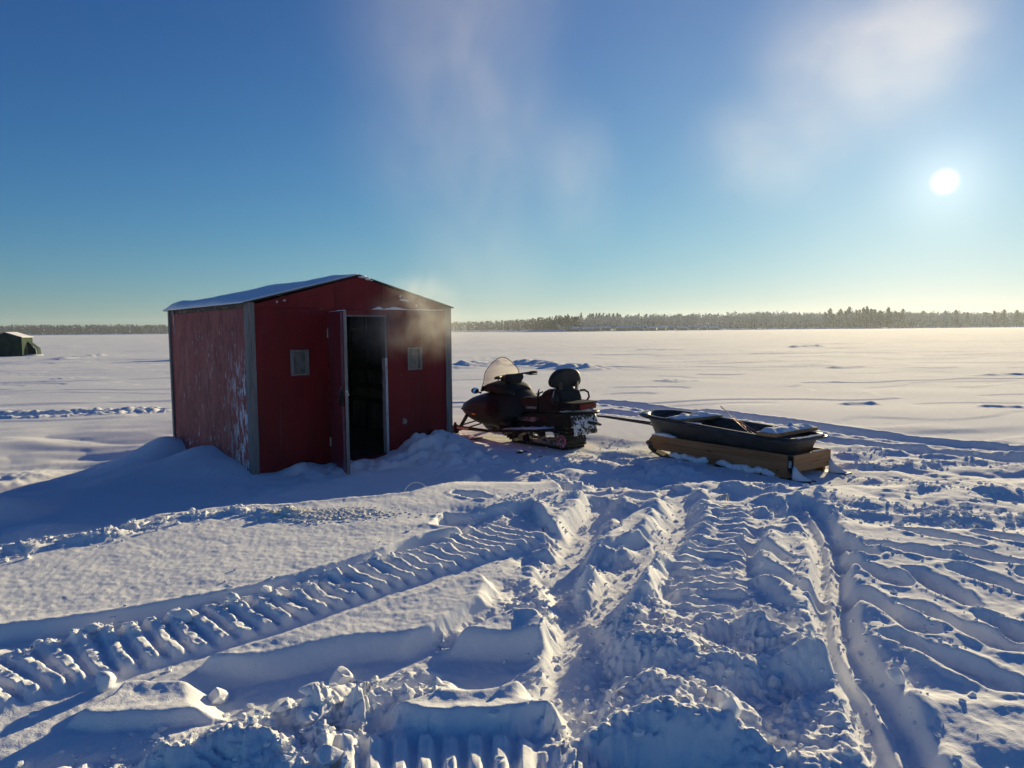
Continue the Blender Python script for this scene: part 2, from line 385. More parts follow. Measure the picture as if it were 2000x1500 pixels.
YARD = [(-600,1200),(-100,1098),(0,1075),(100,1050),(200,1036),(300,1006),(450,988),(550,984),(650,974),(800,963),(900,950),(1000,938),(1030,915),(1060,880),(960,862),(878,860),(600,850),(330,840),(240,905),(120,935),(0,950),(-300,980)]
FOOT = [((1455,1052),(1535,1090)),((1492,1112),(1585,1150)),((1640,1045),(1690,1075)),((1650,1085),(1750,1130)),((1705,1060),(1830,1082)),
        ((1785,1112),(1895,1172)),((1870,1076),(1995,1098)),((1880,1110),(2010,1152)),((1672,1150),(1800,1222)),((1795,1182),(1958,1250)),((1748,1236),(1950,1318)),
        ((1930,1200),(2060,1260)),((1760,1028),(1908,1060)),((1920,1038),(2050,1066)),((1470,1190),(1520,1215)),((2020,1120),(2120,1150)),((2050,1200),(2160,1240)),((895,970),(945,978)),((870,1015),(900,1030))]
PL_W = [(W(p, h), h, e) for p, h, e in PLATEAUS]
RF_W, CH_W, CH2_W, YD_W = W(RIGHT_FLAT, .05), W(CHURN, .03), W(CHURN2, .0), W(YARD, .08)
FOOT_W = [(glift(*a, .06), glift(*b, .06)) for a, b in FOOT]
BERM1 = WL([(-200,1300),(0,1260),(60,1250),(150,1236),(190,1228),(270,1220),(350,1200),(460,1180),(520,1165),(590,1152),(630,1130),(760,1092),(850,1066),(905,1046)], .08)
TRACK1 = WL([(-250,1440),(0,1352),(140,1308),(300,1268),(425,1235),(550,1198),(700,1152),(875,1095),(960,1068),(1040,1040)], .0)
TRACK2 = WL([(560,1552),(700,1540),(830,1534),(960,1534),(1100,1542)], -.0)
TRENCH2 = WL([(360,1402),(460,1376),(560,1355),(700,1325),(850,1320),(960,1325),(1090,1330)], -.02)
RUBBLE1 = WL([(120,1520),(250,1490),(350,1472),(430,1452),(500,1425),(560,1402),(620,1382),(700,1352),(760,1335),(830,1318)], .05)
RUBBLE2 = WL([(560,1480),(600,1445),(640,1410),(665,1380)], .06)
SKI1 = WL([(1178,975),(1160,1010),(1138,1040),(1118,1090),(1098,1135),(1112,1200),(1130,1240),(1118,1290),(1100,1350),(1070,1425)], .0)
SKI2 = WL([(1318,955),(1330,990),(1322,1035),(1300,1062),(1245,1102),(1212,1140),(1178,1180),(1150,1225)], .02)
SKI3 = WL([(1560,975),(1590,1010),(1612,1050),(1622,1090),(1624,1140),(1626,1190),(1634,1235),(1650,1275),(1672,1312),(1698,1350),(1722,1395),(1748,1450),(1790,1540)], .02)
TRACK3 = WL([(1395,975),(1400,1020),(1392,1070),(1385,1120),(1392,1170),(1405,1225)], .02)
FARTRACK = WL([(820,792),(960,790),(1165,792),(1300,808),(1500,832),(1660,852),(2000,886),(2500,940)], .0)
FARTRACK2 = WL([(1165,806),(1350,832),(1600,862),(1800,886),(2100,916)], .0)
LEFTTRACK = [WL(p, 0) for p in ([(95,706),(88,702),(120,712),(200,722),(330,742)], [(145,702),(135,706),(180,716),(330,728)], [(-50,818),(60,816),(150,812),(250,806),(330,800)])]
RIDGES = [(WL(p, .03), w, h) for p, w, h in (
    ([(1640,893),(1720,885),(1850,884),(2000,892),(2300,905)], .14, .05), ([(1640,912),(1760,910),(1900,905),(2100,925)], .12, .05),
    ([(1650,930),(1760,945),(1850,958),(2000,962),(2300,985)], .13, .06), ([(1560,958),(1660,975),(1800,990),(1900,1002),(2100,1015)], .11, .05),
    ([(1580,985),(1700,1003),(1830,1012),(1960,1020)], .10, .045),
    ([(1740,1352),(1800,1376),(1900,1384),(2100,1388)], .10, .05), ([(1840,1412),(1930,1428),(2100,1430)], .08, .035), ([(1860,1448),(1950,1464),(2100,1468)], .07, .03),
    ([(1100,1150),(1095,1200),(1098,1280),(1090,1340),(1070,1400)], .07, .06),
    ([(1330,1500),(1290,1440),(1250,1390),(1240,1370)], .12, .05), ([(1370,1400),(1430,1375),(1530,1385),(1640,1395),(1690,1420)], .12, .055),
    ([(1210,1210),(1245,1260),(1225,1300)], .13, .05), ([(1390,1160),(1440,1165),(1470,1200),(1490,1240),(1540,1262),(1600,1300),(1680,1370)], .08, .06))]
MOUNDS = [(glift(px, py, .05), rx, ry, h) for px, py, rx, ry, h in (
    (1290,1265,.22,.16,.06),(1430,1290,.16,.12,.07),(1560,1290,.22,.10,.07),(1270,1345,.22,.12,.05),(1480,1440,.3,.16,.05),(1240,1440,.18,.12,.07),(1420,1440,.10,.08,.05),
    (1355,1200,.14,.12,.06),(1330,1240,.16,.1,.06),(1000,1460,.4,.14,.03),(640,1450,.25,.1,.05),(905,1260,.2,.08,.04),(1020,1000,.2,.2,.03),(1700,1290,.12,.2,-.03),
    (1480,1320,.30,.13,-.06),(1400,1230,.2,.10,-.05),(1180,1300,.14,.3,-.05),(900,1015,.25,.2,-.05),(30,885,.45,.6,.12),(60,985,.5,.35,.12))]
SLUSH_C = glift(635, 1000, .1)
LEDGE_RUB = WL([(-100,1098),(0,1074),(100,1055),(200,1043),(300,1018),(400,1003),(470,997),(560,1000)], .1)

def snow_height(x, y, fine=True):
    x = np.asarray(x, np.float32).ravel(); y = np.asarray(y, np.float32).ravel()
    r = np.hypot(x, y); z = np.full(x.shape, .02, np.float32)
    far = sm(9, 30, r)
    z = z+.05*fbm(x, y, 9, 3, 40)*sm(4, 14, r)*(1-.3*far)
    # wind-cut terraces and long low drifts out on the lake
    mk = np.where(r > 8)[0]
    if len(mk):
        X, Y = x[mk], y[mk]; rr = r[mk]
        ca, sa = math.cos(.30), math.sin(.30); a = X*ca+Y*sa; b = -X*sa+Y*ca
        sc = 1+np.clip(rr/120, 0, 3)
        n1 = perlin(a/7.5, b/3.2, 50)+.45*perlin(a/2.6, b/1.2, 51)
        n2 = perlin(a/24, b/9, 52)+.5*perlin(a/8, b/3, 53)
        t = .022*sm(.24, .34, n1)+.014*sm(-.30, -.20, n1)+.035*sm(.30, .40, n2)
        n3 = perlin(a/70, b/22, 54)+.5*perlin(a/24, b/8, 55)
        t = t+.07*sm(.32, .38, n3)*sm(60, 140, rr)
        spots = np.clip(perlin(a/3.1, b/2.0, 57)-.68, 0, 1)*.22*sm(14, 24, rr)*(1-sm(60, 120, rr))
        t = t+spots*np.clip(.6+fbm(X, Y, .5, 3, 58), 0, 2)
        z[mk] += (t*sm(8, 14, rr)).astype(np.float32)
        # rubble banks beyond the snowmobile
        for (pxl, hgt, wd) in ((WL([(850,722),(905,718)],0), .14, .9), (WL([(920,716),(1010,712),(1075,718),(1140,722)],0), .17, 1.0), (WL([(1550,680),(1600,679)],0), .13, .7), (WL([(1250,685),(1330,684)],0), .10, .7),(WL([(1655,799),(1700,798)],0), .09, .14),(WL([(1925,802),(1985,803)],0), .06, .14),(WL([(1920,735),(2000,734)],0), .06, .3),(WL([(1630,720),(1690,718)],0), .06, .3),(WL([(120,704),(155,700),(210,697)],0), .10, .8)):
            d, _, _, _ = seg_dist(X, Y, pxl); w = np.exp(-(d/wd)**2)
            m2 = w > .02
            if m2.any():
                zz = np.zeros_like(w); zz[m2] = w[m2]*hgt*np.clip(.35+1.5*billow(X[m2], Y[m2], 1.1, 4, 61), 0, 2); z[mk] += zz
        # unseen mound standing in for a hidden shack, added to cast the long left shadow
        z[mk] += (2.15*np.exp(-(((X+15.2)/1.5)**2+((Y-50)/2.0)**2)**2)).astype(np.float32)
    # the rest matters only near the camera
    nm = np.where((r < 24) & (y > -3))[0]
    if len(nm) == 0: return z
    X, Y = x[nm], y[nm]; Z = z[nm].copy(); rr = r[nm]
    wob = .5*fbm(X, Y, .5, 3, 3)+.25*fbm(X, Y, .12, 2, 9)
    soft = fbm(X, Y, 1.6, 3, 21)
    Lf = lift_at(Y); Z = Z+Lf
    # hollow yard in front of the shack and the lee on its left
    sd = poly_sd(X, Y, YD_W)
    Z = Z*(1-sm(-.05, .5, sd))+(-.035+.03*soft)*sm(-.05, .5, sd)
    ch = sm(-.10, .25, poly_sd(X, Y, CH_W)+.12*wob); ch2 = sm(-.2, .4, poly_sd(X, Y, CH2_W)); rf = sm(-.1, .2, poly_sd(X, Y, RF_W))
    near = 1-sm(7.5, 10.5, Y)
    Z = Z-ch*.012
    rfl = rf*(1-ch2*0)
    plat = np.zeros_like(Z)
    for pts, h, e in PL_W:
        cx = [p[0] for p in pts]; cy = [p[1] for p in pts]
        b = np.where((X > min(cx)-.6) & (X < max(cx)+.6) & (Y > min(cy)-.6) & (Y < max(cy)+.6))[0]
        if not len(b): continue
        sdp = poly_sd(X[b], Y[b], pts)+.035*wob[b]
        e2 = e*1.7; t = sm(-e2, e2, sdp); lip = .010*np.exp(-((sdp-.03)/.05)**2)
        Z[b] = Z[b]*(1-t)+t*(h+Lf[b]+.012*soft[b]+lip); plat[b] = np.maximum(plat[b], t)
    Z = Z*(1-rf)+rf*(.055+Lf+.014*soft+.004*wob); plat = np.maximum(plat, rf)
    free = 1-plat
    for (c, rx, ry, h) in MOUNDS:
        Z = Z+h*np.exp(-(((X-c[0])/rx)**2+((Y-c[1])/ry)**2))*(1+.35*wob)
    # churned snow: lumps of several sizes
    act = np.maximum(ch*free, ch2*.45*free)
    b = np.where(act > .01)[0]
    if len(b):
        xb, yb, ab = X[b], Y[b], act[b]; nr = near[b]
        wx = xb+.03*perlin(xb/.11, yb/.11, 201)+.012*perlin(xb/.035, yb/.035, 203); wy = yb+.03*perlin(xb/.11+9, yb/.11, 202)+.012*perlin(xb/.035+5, yb/.035, 204)
        big = (billow(xb, yb, .75, 2, 71, .4)-.38)*.12+.018*fbm(xb, yb, .35, 2, 72)
        patch = sm(-.05, .5, fbm(xb, yb, .7, 2, 79)); patch2 = sm(-.1, .4, fbm(xb, yb, .55, 2, 80))
        nearest = .75*(1-sm(3.3, 4.1, rr[b])); patch = np.maximum(patch, nearest*.7); patch2 = np.maximum(patch2, nearest)
        pl = plates(wx, wy, .30, 171)*.42*patch+plates(wx, wy, .12, 172)*.42*patch2
        sml = clods(xb, yb, .09, 75, .34, .2, .62)*.40
        fine_ = .006*np.abs(perlin(xb/.055, yb/.055, 205))+.0035*perlin(xb/.026, yb/.026, 206)+.006*perlin(xb/.11, yb/.11, 207)
        Z[b] += ab*(big+pl+sml*patch+fine_*(.5+patch+1.5*nearest))
    for pts, w, h in RIDGES:
        d, s, a, T = seg_dist(X, Y, pts); m2 = np.where(d < w*2.5)[0]
        if len(m2):
            k = np.exp(-(d[m2]/w)**2)*sm(0, .1, a[m2])*sm(0, .1, T-a[m2])
            Z[m2] += h*k*np.clip(.75+.55*soft[m2]+.35*wob[m2], 0, 1.7)
    def groove(pts, half, floor, wall=.03, rim=.02, rimw=.06):
        nonlocal Z
        d, s, a, T = seg_dist(X, Y, pts); m2 = np.where(d < half+.4)[0]
        if not len(m2): return None
        dd = d[m2]+.035*soft[m2]+.008*wob[m2]; wall = wall*1.25; t = 1-sm(half-wall, half+wall, dd)
        end = sm(0, .15, a[m2])*sm(0, .15, T-a[m2]); t = t*end
        Z[m2] = Z[m2]*(1-t)+t*(floor+Lf[m2])+end*rim*np.exp(-((dd-half-wall*1.4)/rimw)**2)*np.clip(.15+1.9*billow(X[m2], Y[m2], .26, 2, 83), 0, 1.7)
        return m2, t, s[m2], a[m2]
    def tread(pts, half, floor, pitch, amp, wall=.03, rim=.0, worn=0.):
        nonlocal Z
        g = groove(pts, half, floor, wall, rim)
        if g is None: return
        m2, t, s, a = g
        am = np.clip(1-worn+worn*(1.0+1.6*fbm(X[m2], Y[m2], .30, 2, 181)), 0, 1.5); amp = amp*am
        ph = (a+.10*s+.012*soft[m2]+worn*(.05*fbm(X[m2], Y[m2], .40, 2, 183)))/pitch; f = ph-np.floor(ph)
        barp = sm(0, .24, f)*(1-sm(.52, .86, f))
        cross = (.93+.07*np.cos(s/half*3.1*3))*(.95+.30*soft[m2]+.30*fbm(X[m2], Y[m2], .12, 2, 86))
        Z[m2] += t*t*(amp*barp*np.clip(cross, 0, 1.6)+.006*fbm(X[m2], Y[m2], .05, 2, 85))
    groove(TRENCH2, .19, -.02, .05, .0)
    tread(TRACK1, .235, .034, .094, .034, .03, worn=.15)
    d, s, a, T = seg_dist(X, Y, BERM1); m2 = np.where(d < .3)[0]
    if len(m2):
        k = np.exp(-(d[m2]/.07)**2)
        Z[m2] += k*(.012+.045*np.clip(billow(X[m2], Y[m2], .30, 2, 87)-.2, 0, 1)+.25*clods(X[m2], Y[m2], .13, 88, .40)+.004*perlin(X[m2]/.04, Y[m2]/.04, 89))
    tread(TRACK2, .22, .02, .078, .040, .04)
    tread(TRACK3, .24, .005, .105, .024, .06, .02, worn=.9)
    groove(SKI1, .105, -.04, .045, .022, .07)
    groove(SKI2, .10, -.03, .05, .025, .06)
    groove(SKI3, .085, -.045, .03, .018, .05)
    d, s, a, T = seg_dist(X, Y, SKI3); m2 = np.where(d < .25)[0]
    if len(m2): Z[m2] += .028*np.exp(-((s[m2]-.0)/.022)**2)*np.exp(-(d[m2]/.1)**2)
    for pts, w, hh in ((RUBBLE1, .12, .06), (RUBBLE2, .10, .055), (LEDGE_RUB, .10, .03)):
        d, s, a, T = seg_dist(X, Y, pts); m2 = np.where(d < w*2.6)[0]
        if len(m2):
            k = np.exp(-(d[m2]/w)**2)
            Z[m2] += k*(hh*np.clip(billow(X[m2], Y[m2], .26, 2, 91)*1.9-.1, 0, 1.6)+.30*clods(X[m2], Y[m2], .12, 92, .45)+.32*clods(X[m2], Y[m2], .06, 93, .4)+.5*plates(X[m2]+.02*wob[m2], Y[m2], .11, 94)+.004*perlin(X[m2]/.035, Y[m2]/.035, 96))
    for tr, hw in ((FARTRACK, .26), (FARTRACK2, .22)):
        groove(tr, hw, -.03, .05, .016, .10)
    for tr in LEFTTRACK:
        groove(tr, .26, -.04, .10, .045, .25)
    for i, (p, q) in enumerate(FOOT_W):
        dx, dy = q[0]-p[0], q[1]-p[1]; L = math.hypot(dx, dy)
        b = np.where((np.abs(X-(p[0]+q[0])/2) < L/2+.5) & (np.abs(Y-(p[1]+q[1])/2) < L/2+.5))[0]
        if not len(b): continue
        d, s, a, T = seg_dist(X[b], Y[b], [p, q])
        hw = .058+.018*np.sin(a/max(T, .01)*5.2+i)+.012*wob[b]
        t = 1-sm(hw-.018, hw+.022, d)
        dep = (-.075+.03*(a/T))
        Z[b] += t*dep+(.010*np.exp(-((d-hw-.04)/.03)**2))*np.clip(.1+1.8*billow(X[b], Y[b], .16, 2, 95), 0, 1.6)+.012*t*fbm(X[b], Y[b], .07, 2, 97)
    # slush spilled on the ledge
    ex = ((X-SLUSH_C[0])/.55)**2+((Y-SLUSH_C[1])/.20)**2; m2 = np.where(ex < 3)[0]
    if len(m2): Z[m2] += .0*m2
    # drifts against the shack
    S_ = (X-SHED_P[0])*SU[0]+(Y-SHED_P[1])*SU[1]; T_ = (X-SHED_P[0])*SV[0]+(Y-SHED_P[1])*SV[1]
    def drift(s0, t0, rs, rt, h, rough=.0):
        nonlocal Z
        k = np.exp(-(((S_-s0)/rs)**2+((T_-t0)/rt)**2)); m3 = np.where(k > .01)[0]
        if len(m3): Z[m3] += h*k[m3]*(1+rough*(billow(X[m3], Y[m3], .3, 4, 99)-.4)*2)
    drift(-.10, 3.15, .85, .55, .20); drift(-.05, 1.7, .75, .65, .21); drift(-.12, .7, .5, .6, .10); drift(-.9, 1.9, .9, 1.2, .10); drift(-.30, 3.35, .5, .45, .14); drift(-.12, 3.12, .34, .26, .10); drift(-.1, 1.55, .34, .30, .05)
    drift(2.22, -.18, .42, .55, .25, .28); drift(2.72, .05, .30, .45, .19, .28); drift(2.3, -.9, .6, .5, .08, .8)
    drift(.55, -.1, .22, .25, .075, .4); drift(.95, -.25, .5, .35, .05, .5); drift(1.5, -.5, .5, .35, .045, .9); drift(.2, -.75, .8, .5, .03, .6)
    # wind-scoured bowl left of the shack
    q = np.exp(-(((X+6.9)/2.2)**2+((Y-10.4)/2.3)**2)); m3 = np.where(q > .02)[0]
    if len(m3):
        xx, yy = X[m3], Y[m3]; aa = xx*.85+yy*.52; bb = -xx*.52+yy*.85
        Z[m3] += q[m3]*(.10*np.abs(perlin(aa/1.9, bb/.75, 101))+.022*perlin(aa/.8, bb/.25, 102)-.03)
    sa_ = (X+6.4)*.515+(Y-9.3)*.857; sb_ = -(X+6.4)*.857+(Y-9.3)*.515
    Z = Z-.42*np.exp(-((sa_/np.where(sa_ > 0, 3.1, 1.5))**2+(sb_/1.9)**2)**1.2)
    # under the sled and the snowmobile the snow is packed flat
    for (cx, cy, ang, l0, l1, wd, lev) in ((.877, 9.656, R_(132.2), -.35, 2.6, .62, .0), (2.96, 7.52, R_(125.7), -.35, 2.4, .50, .030)):
        fx, fy = math.cos(ang), math.sin(ang)
        off = 0 if lev == 0 else -.37
        a = (X-cx)*fx+(Y-cy)*fy; bb = (X-cx)*(-fy)+(Y-cy)*fx-off
        t = sm(l0-.4, l0, a)*(1-sm(l1, l1+.4, a))*(1-sm(wd*.8, wd+.35, np.abs(bb)))
        Z = Z*(1-t)+t*(lev+(Z-lev)*.22)
    if fine:
        dn = 1-sm(8, 16, rr)
        Z += dn*(.0022*fbm(X, Y, .045, 2, 105)+.0035*fbm(X, Y, .22, 2, 107))
    # shore
    z[nm] = Z
    return z
def shore_dist(az):
    return np.interp(np.degrees(az), [-60,-36,-20,-6,-2,4,10,16,22,28,36,60], [1000,1000,980,800,760,480,540,640,720,780,950,1000])
def hz(x, y):
    return float(snow_height([x], [y])[0])

def build_snow():
    fine = np.radians(np.arange(-47, 47.001, .072)); coarse = np.radians(np.concatenate([np.arange(-180, -47, 2.2), np.arange(48.5, 180, 2.2)]))
    az = np.sort(np.concatenate([fine, coarse])); az = np.concatenate([az, [math.pi]]) if az[-1] < math.pi-1e-3 else az
    rs = [.25]
    while rs[-1] < 3200:
        q = rs[-1]
        if q < 2.2: d = .035
        elif q < 30: d = min(max(q*q/1300, .008), q*.0048)
        elif q < 120: d = q*.008
        else: d = q*.03
        rs.append(q+d)
    rs = np.array(rs)
    n, k = len(az), len(rs)
    A, Rr = np.meshgrid(az, rs); X = (Rr*np.sin(A)).astype(np.float32).ravel(); Y = (Rr*np.cos(A)).astype(np.float32).ravel()
    Z = np.empty_like(X)
    for i in range(0, len(X), 400000): Z[i:i+400000] = snow_height(X[i:i+400000], Y[i:i+400000])
    rr = Rr.ravel(); sd = shore_dist(A.ravel()).astype(np.float32)
    Z += np.where(rr > sd, 1.6*sm(0, 25, rr-sd)+9*sm(60, 700, rr-sd), 0)
    me = bpy.data.meshes.new('snow_ground')
    idx = (np.arange(k-1)[:, None]*n+np.arange(n-1)[None, :]).ravel()
    quads = np.stack([idx, idx+1, idx+n+1, idx+n], 1).astype(np.int32)
    me.vertices.add(len(X)); me.vertices.foreach_set('co', np.stack([X, Y, Z], 1).ravel())
    me.loops.add(quads.size); me.loops.foreach_set('vertex_index', quads.ravel())
    me.polygons.add(len(quads)); me.polygons.foreach_set('loop_start', np.arange(0, quads.size, 4, dtype=np.int32))
    me.update(calc_edges=True); me.validate()
    me.polygons.foreach_set('use_smooth', np.ones(len(quads), bool))
    me.materials.append(SNOW)
    o = bpy.data.objects.new('snow_ground', me); COL.objects.link(o); o['kind'] = 'structure'
    print('snow', n, k, n*k)
    return o
build_snow()
# ---------------------------------------------------------------- red ice-fishing shack
LF, LD, HW, HA = 2.75, 3.48, 1.985, 2.345
def build_shack():
    rt = empty('ice_fishing_shack', (SHED_P[0], SHED_P[1], 0), SHED_A, 'red ice-fishing shack with peeling paint and its door standing open', 'ice shack')
    t = .03; zb = -.12
    # front wall with a door opening and two small windows
    fw = MB(); holes = [(.955,1.768,.045,1.855),(.50,.672,1.155,1.412),(2.095,2.268,1.155,1.41)]
    panel(fw, 'x', [.05,.955,1.768,2.70,.50,.672,2.095,2.268], [zb,.045,1.855,1.155,1.412,1.41,1.925], holes, 0, t)
    fw.build('front_wall', FRONT_RED, rt)
    g = MB(); g.prism([(.05,1.929),(2.70,1.929),(2.70,1.965),(LF/2,HA-.01),(.05,1.965)], 'y', -.012, t-.004); gb = g.build('gable_panel', FRONT_RED, rt)
    # panel joints of the gable: thin black strips stand in for the shadow in the gaps
    for sx_ in (1.06, 1.70):
        j = MB(); j.box(sx_,-.0145,1.93,sx_+.006,-.012,2.22); j.build('seam', BLACKPL, gb)
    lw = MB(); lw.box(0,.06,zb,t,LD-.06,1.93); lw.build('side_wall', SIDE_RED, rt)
    rw = MB(); rw.box(LF-t,.06,zb,LF,LD-.06,1.93); rw.build('side_wall', FRONT_RED, rt)
    bw = MB(); bw.box(.05,LD-t,zb,LF-.05,LD,1.93); bw.prism([(.05,1.93),(2.70,1.93),(2.70,1.965),(LF/2,HA-.01),(.05,1.965)], 'y', LD-t, LD); bw.build('back_wall', FRONT_RED, rt)
    # corner boards
    for (x0, x1, y0, y1, top) in ((-.018,.006,-.004,.11,1.99),(-.020,.062,-.022,-.001,1.99),(LF-.072,LF+.02,-.022,-.001,1.955),(LF-.006,LF+.022,-.001,.10,1.955),(-.026,.02,LD-.05,LD+.03,1.985),(LF-.02,LF+.02,LD-.09,LD+.02,1.955)):
        b = MB(); b.box(x0,y0,zb,x1,y1,top); b.build('corner_board', GREYWOOD, rt, bevel=.003)
    # eave rail along the left wall, ragged dark wood
    e = MB(); rnd = random.Random(3)
    for i in range(14):
        y0 = .12+i*(LD-.2)/14; y1 = y0+(LD-.2)/14+.004; e.box(-.012-rnd.random()*.006, y0, 1.925+rnd.random()*.012, .02, y1, 1.985)
    e.build('eave_rail', OLDWOOD, rt)
    # roof sheets and the snow on them
    for sgn in (0, 1):
        r = MB(); x0, x1 = (-.07, LF/2) if sgn == 0 else (LF/2, LF+.05)
        z0, z1 = (1.972, HA) if sgn == 0 else (HA, 1.955)
        nrm = .016
        r.prism([(x0,z0),(x1,z1),(x1,z1+nrm),(x0,z0+nrm)], 'y', -.045, LD+.05); r.build('roof', ROOFING, rt)
    nx, ny = 40, 70; vs = []
    for iy in range(ny+1):
        for ix in range(nx+1):
            u = ix/nx; v = iy/ny; x = -.095+(LF/2+.085)*u; y = -.035+(LD+.08)*v
            edge = min(u*9, 1)**.5*min((1-u)*14, 1)*min(v*26, 1)*min((1-v)*14, 1)
            base = 1.989+(HA-1.972)*np.clip((x+.07)/(LF/2+.07), -.03, 1)
            h = .012+edge*(.016+.052*sm(.30,.0,np.array(u))*sm(.05,.35,np.array(v))+.022*float(fbm(np.array([x*1.0]),np.array([y*1.0]),.7,3,5)[0])+.03*sm(.7,.85,np.array(v))*sm(.75,.3,np.array(u)))
            vs.append((x, y, base+max(float(h), .004)))
    me_v = MB(); me_v.add(vs, [(iy*(nx+1)+ix, iy*(nx+1)+ix+1, (iy+1)*(nx+1)+ix+1, (iy+1)*(nx+1)+ix) for iy in range(ny) for ix in range(nx)])
    n = len(vs); me_v.add([(p[0], p[1], 1.986+(HA-1.972)*np.clip((p[0]+.07)/(LF/2+.07), -.03, 1)) for p in vs], [(iy*(nx+1)+ix, (iy+1)*(nx+1)+ix, (iy+1)*(nx+1)+ix+1, iy*(nx+1)+ix+1) for iy in range(ny) for ix in range(nx)])
    ed = [ix for ix in range(nx+1)]+[(iy)*(nx+1)+nx for iy in range(1, ny+1)]+[ny*(nx+1)+ix for ix in range(nx-1, -1, -1)]+[iy*(nx+1) for iy in range(ny-1, 0, -1)]
    for a, b in zip(ed, ed[1:]+ed[:1]): me_v.f.append((a, b, b+n, a+n))
    me_v.build('roof_snow', ROOFSNOW, rt, smooth=True)
    # lumps of ice left on the right slope by the ridge and on the gable ledge
    sn = MB()
    for i, (x, y, s) in enumerate(((1.43,-.02,.035),(1.50,-.03,.028),(1.56,-.025,.02),(1.46,.12,.04),(1.62,.1,.03))):
        sn.blob((x, y, HA+.006-(x-LF/2)*.283), (s*1.5, s, s*.6), seed=i, sub=2)
    sn.build('ridge_ice', ROOFSNOW, rt, smooth=True)
    ls = MB(); secs = []
    for i in range(41):
        u = i/40; x = 1.56+1.10*u
        hh = .008+.030*math.exp(-((u-.30)/.10)**2)+.012*math.exp(-((u-.68)/.08)**2)+.030*math.exp(-((u-.09)/.05)**2)
        if i in (0, 40): hh = .004
        if .125 < u < .16: hh = .006
        secs.append([(x,-.001,1.9265),(x,-.022,1.9265),(x,-.020,1.9265+hh*.6),(x,-.0145,1.9265+hh)])
    ls.loft(secs); ls.build('ledge_snow', SNOW, rt, smooth=True)
    for i, (x, z, sx, sz) in enumerate(((2.03,2.055,.05,.012),(2.08,2.04,.03,.008),(1.98,2.10,.016,.014),(2.22,1.985,.012,.013),(.33,2.00,.012,.014),(.42,2.02,.016,.010))):
        sm_ = MB(); sm_.blob((x,-.014,z), (sx,.006,sz), seed=i+9, sub=2, amp=.4); sm_.build('frost_patch', WHITE, gb, smooth=True)
    # star-shaped scar of bare putty on the right panel
    sc = MB(); star = []
    for i in range(18):
        rr = (.052 if i % 2 else .030)*(.75+.5*random.Random(i).random()); star.append((2.012+rr*math.cos(i*math.pi/9)*.85, .452+rr*math.sin(i*math.pi/9)))
    sc.prism(star, 'y', -.004, -.0005); sc.build('paint_scar', mat('grey_putty', (.30,.34,.34), .7, layers=[((.12,.02,.03), 50, .5, .6)]), rt)
    # windows
    for (a, b, c, d) in ((.472,.699,1.127,1.439),(2.07,2.292,1.127,1.434)):
        w = empty('window', (0,0,0)); bpy.data.objects.remove(w)
        f = MB(); k = .03 if a > 1 else .040; kz = .026
        f.box(a,-.022,c,a+k,-.001,d); f.box(b-k-.004,-.022,c,b,-.001,d); f.box(a+k,-.020,d-kz,b-k-.004,-.001,d-.004); f.box(a+k,-.020,c+.002,b-k-.004,-.001,c+kz)
        fo = f.build('window_frame', GREYWOOD, rt, bevel=.002)
        p = MB(); p.box(a+k-.006,.006,c+kz-.006,b-k,.012,d-kz+.006); p.build('pane', GLASSDARK, fo)
    # door frame: white right jamb, head, sill
    jb = MB(); jb.box(1.735,-.012,.05,1.7675,t+.05,1.30); jb.build('door_jamb', mat('chipped_white_jamb', (.50,.52,.55), .6, layers=[((.10,.09,.085), (30,30,4), .60,.64)]), rt)
    jb2 = MB(); jb2.box(1.742,-.008,1.302,1.7675,t+.05,1.853); jb2.build('door_jamb', GREYWOOD, rt)
    hd = MB(); hd.box(.955,-.004,1.835,1.740,t+.03,1.854); hd.build('door_head', GREYWOOD, rt)
    tr = MB(); tr.box(1.7705,-.016,.05,1.815,-.001,1.86); tr.build('door_trim', FRONT_RED, rt)
    si = MB(); si.box(.93,-.016,-.02,1.80,-.001,.047); si.build('sill', FRONT_RED, rt)
    # open door, hinged on the left jamb
    dr = empty('door', (.955,-.012,.0)); dr.parent = rt; dr.rotation_euler = (0,0,-R_(102))
    Wd = .775
    d = MB(); d.box(.0,-.0,.015,Wd,.036,1.885); leaf = d.build('door_leaf', DOOR_RED, dr, bevel=.003)
    ed = MB(); ed.box(Wd+.0005,.001,.016,Wd+.010,.035,1.884); ed.build('edge_strip', GREYWOOD, dr)
    st = MB(); st.box(Wd-.115,-.0035,.05,Wd-.075,-.0005,1.87); st.build('worn_strip', mat('worn_door_edge', (.20,.13,.16), .45, layers=[((.42,.40,.44), (40,40,3), .5, .62)]), dr)
    # snow line on top edge
    tp = MB(); tp.loft([[(x,.0,1.886),(x,.036,1.886),(x,.03,1.886+hh),(x,.008,1.886+hh)] for x, hh in ((0.02,.002),(.2,.007),(.36,.004),(.5,.010),(.7,.008),(.765,.003))]); tp.build('door_snow', SNOW, dr, smooth=True)
    pl = MB(); pl.box(.555,-.010,.845,.625,-.001,1.005); hp = pl.build('handle_plate', GREYWOOD, dr)
    hh = MB(); hh.tube([(.592,-.012,.87),(.592,-.045,.885),(.592,-.045,.965),(.592,-.012,.98)], .008, 8); hh.build('handle', BLACKMETAL, hp, smooth=True)
    lk = MB(); lk.box(.715,-.012,.985,.735,-.001,1.05); ha = lk.build('hasp', BLACKMETAL, dr)
    bag = MB(); bag.loft([[(x0,-.014-dy,z),(x1,-.014-dy,z),(x1,-.014,z),(x0,-.014,z)] for x0,x1,dy,z in ((.715,.732,.012,1.0),(.700,.742,.02,.965),(.685,.757,.028,.88),(.672,.766,.03,.815),(.68,.76,.02,.80))]); bag.build('hanging_strap', BLACKPL, ha, smooth=False)
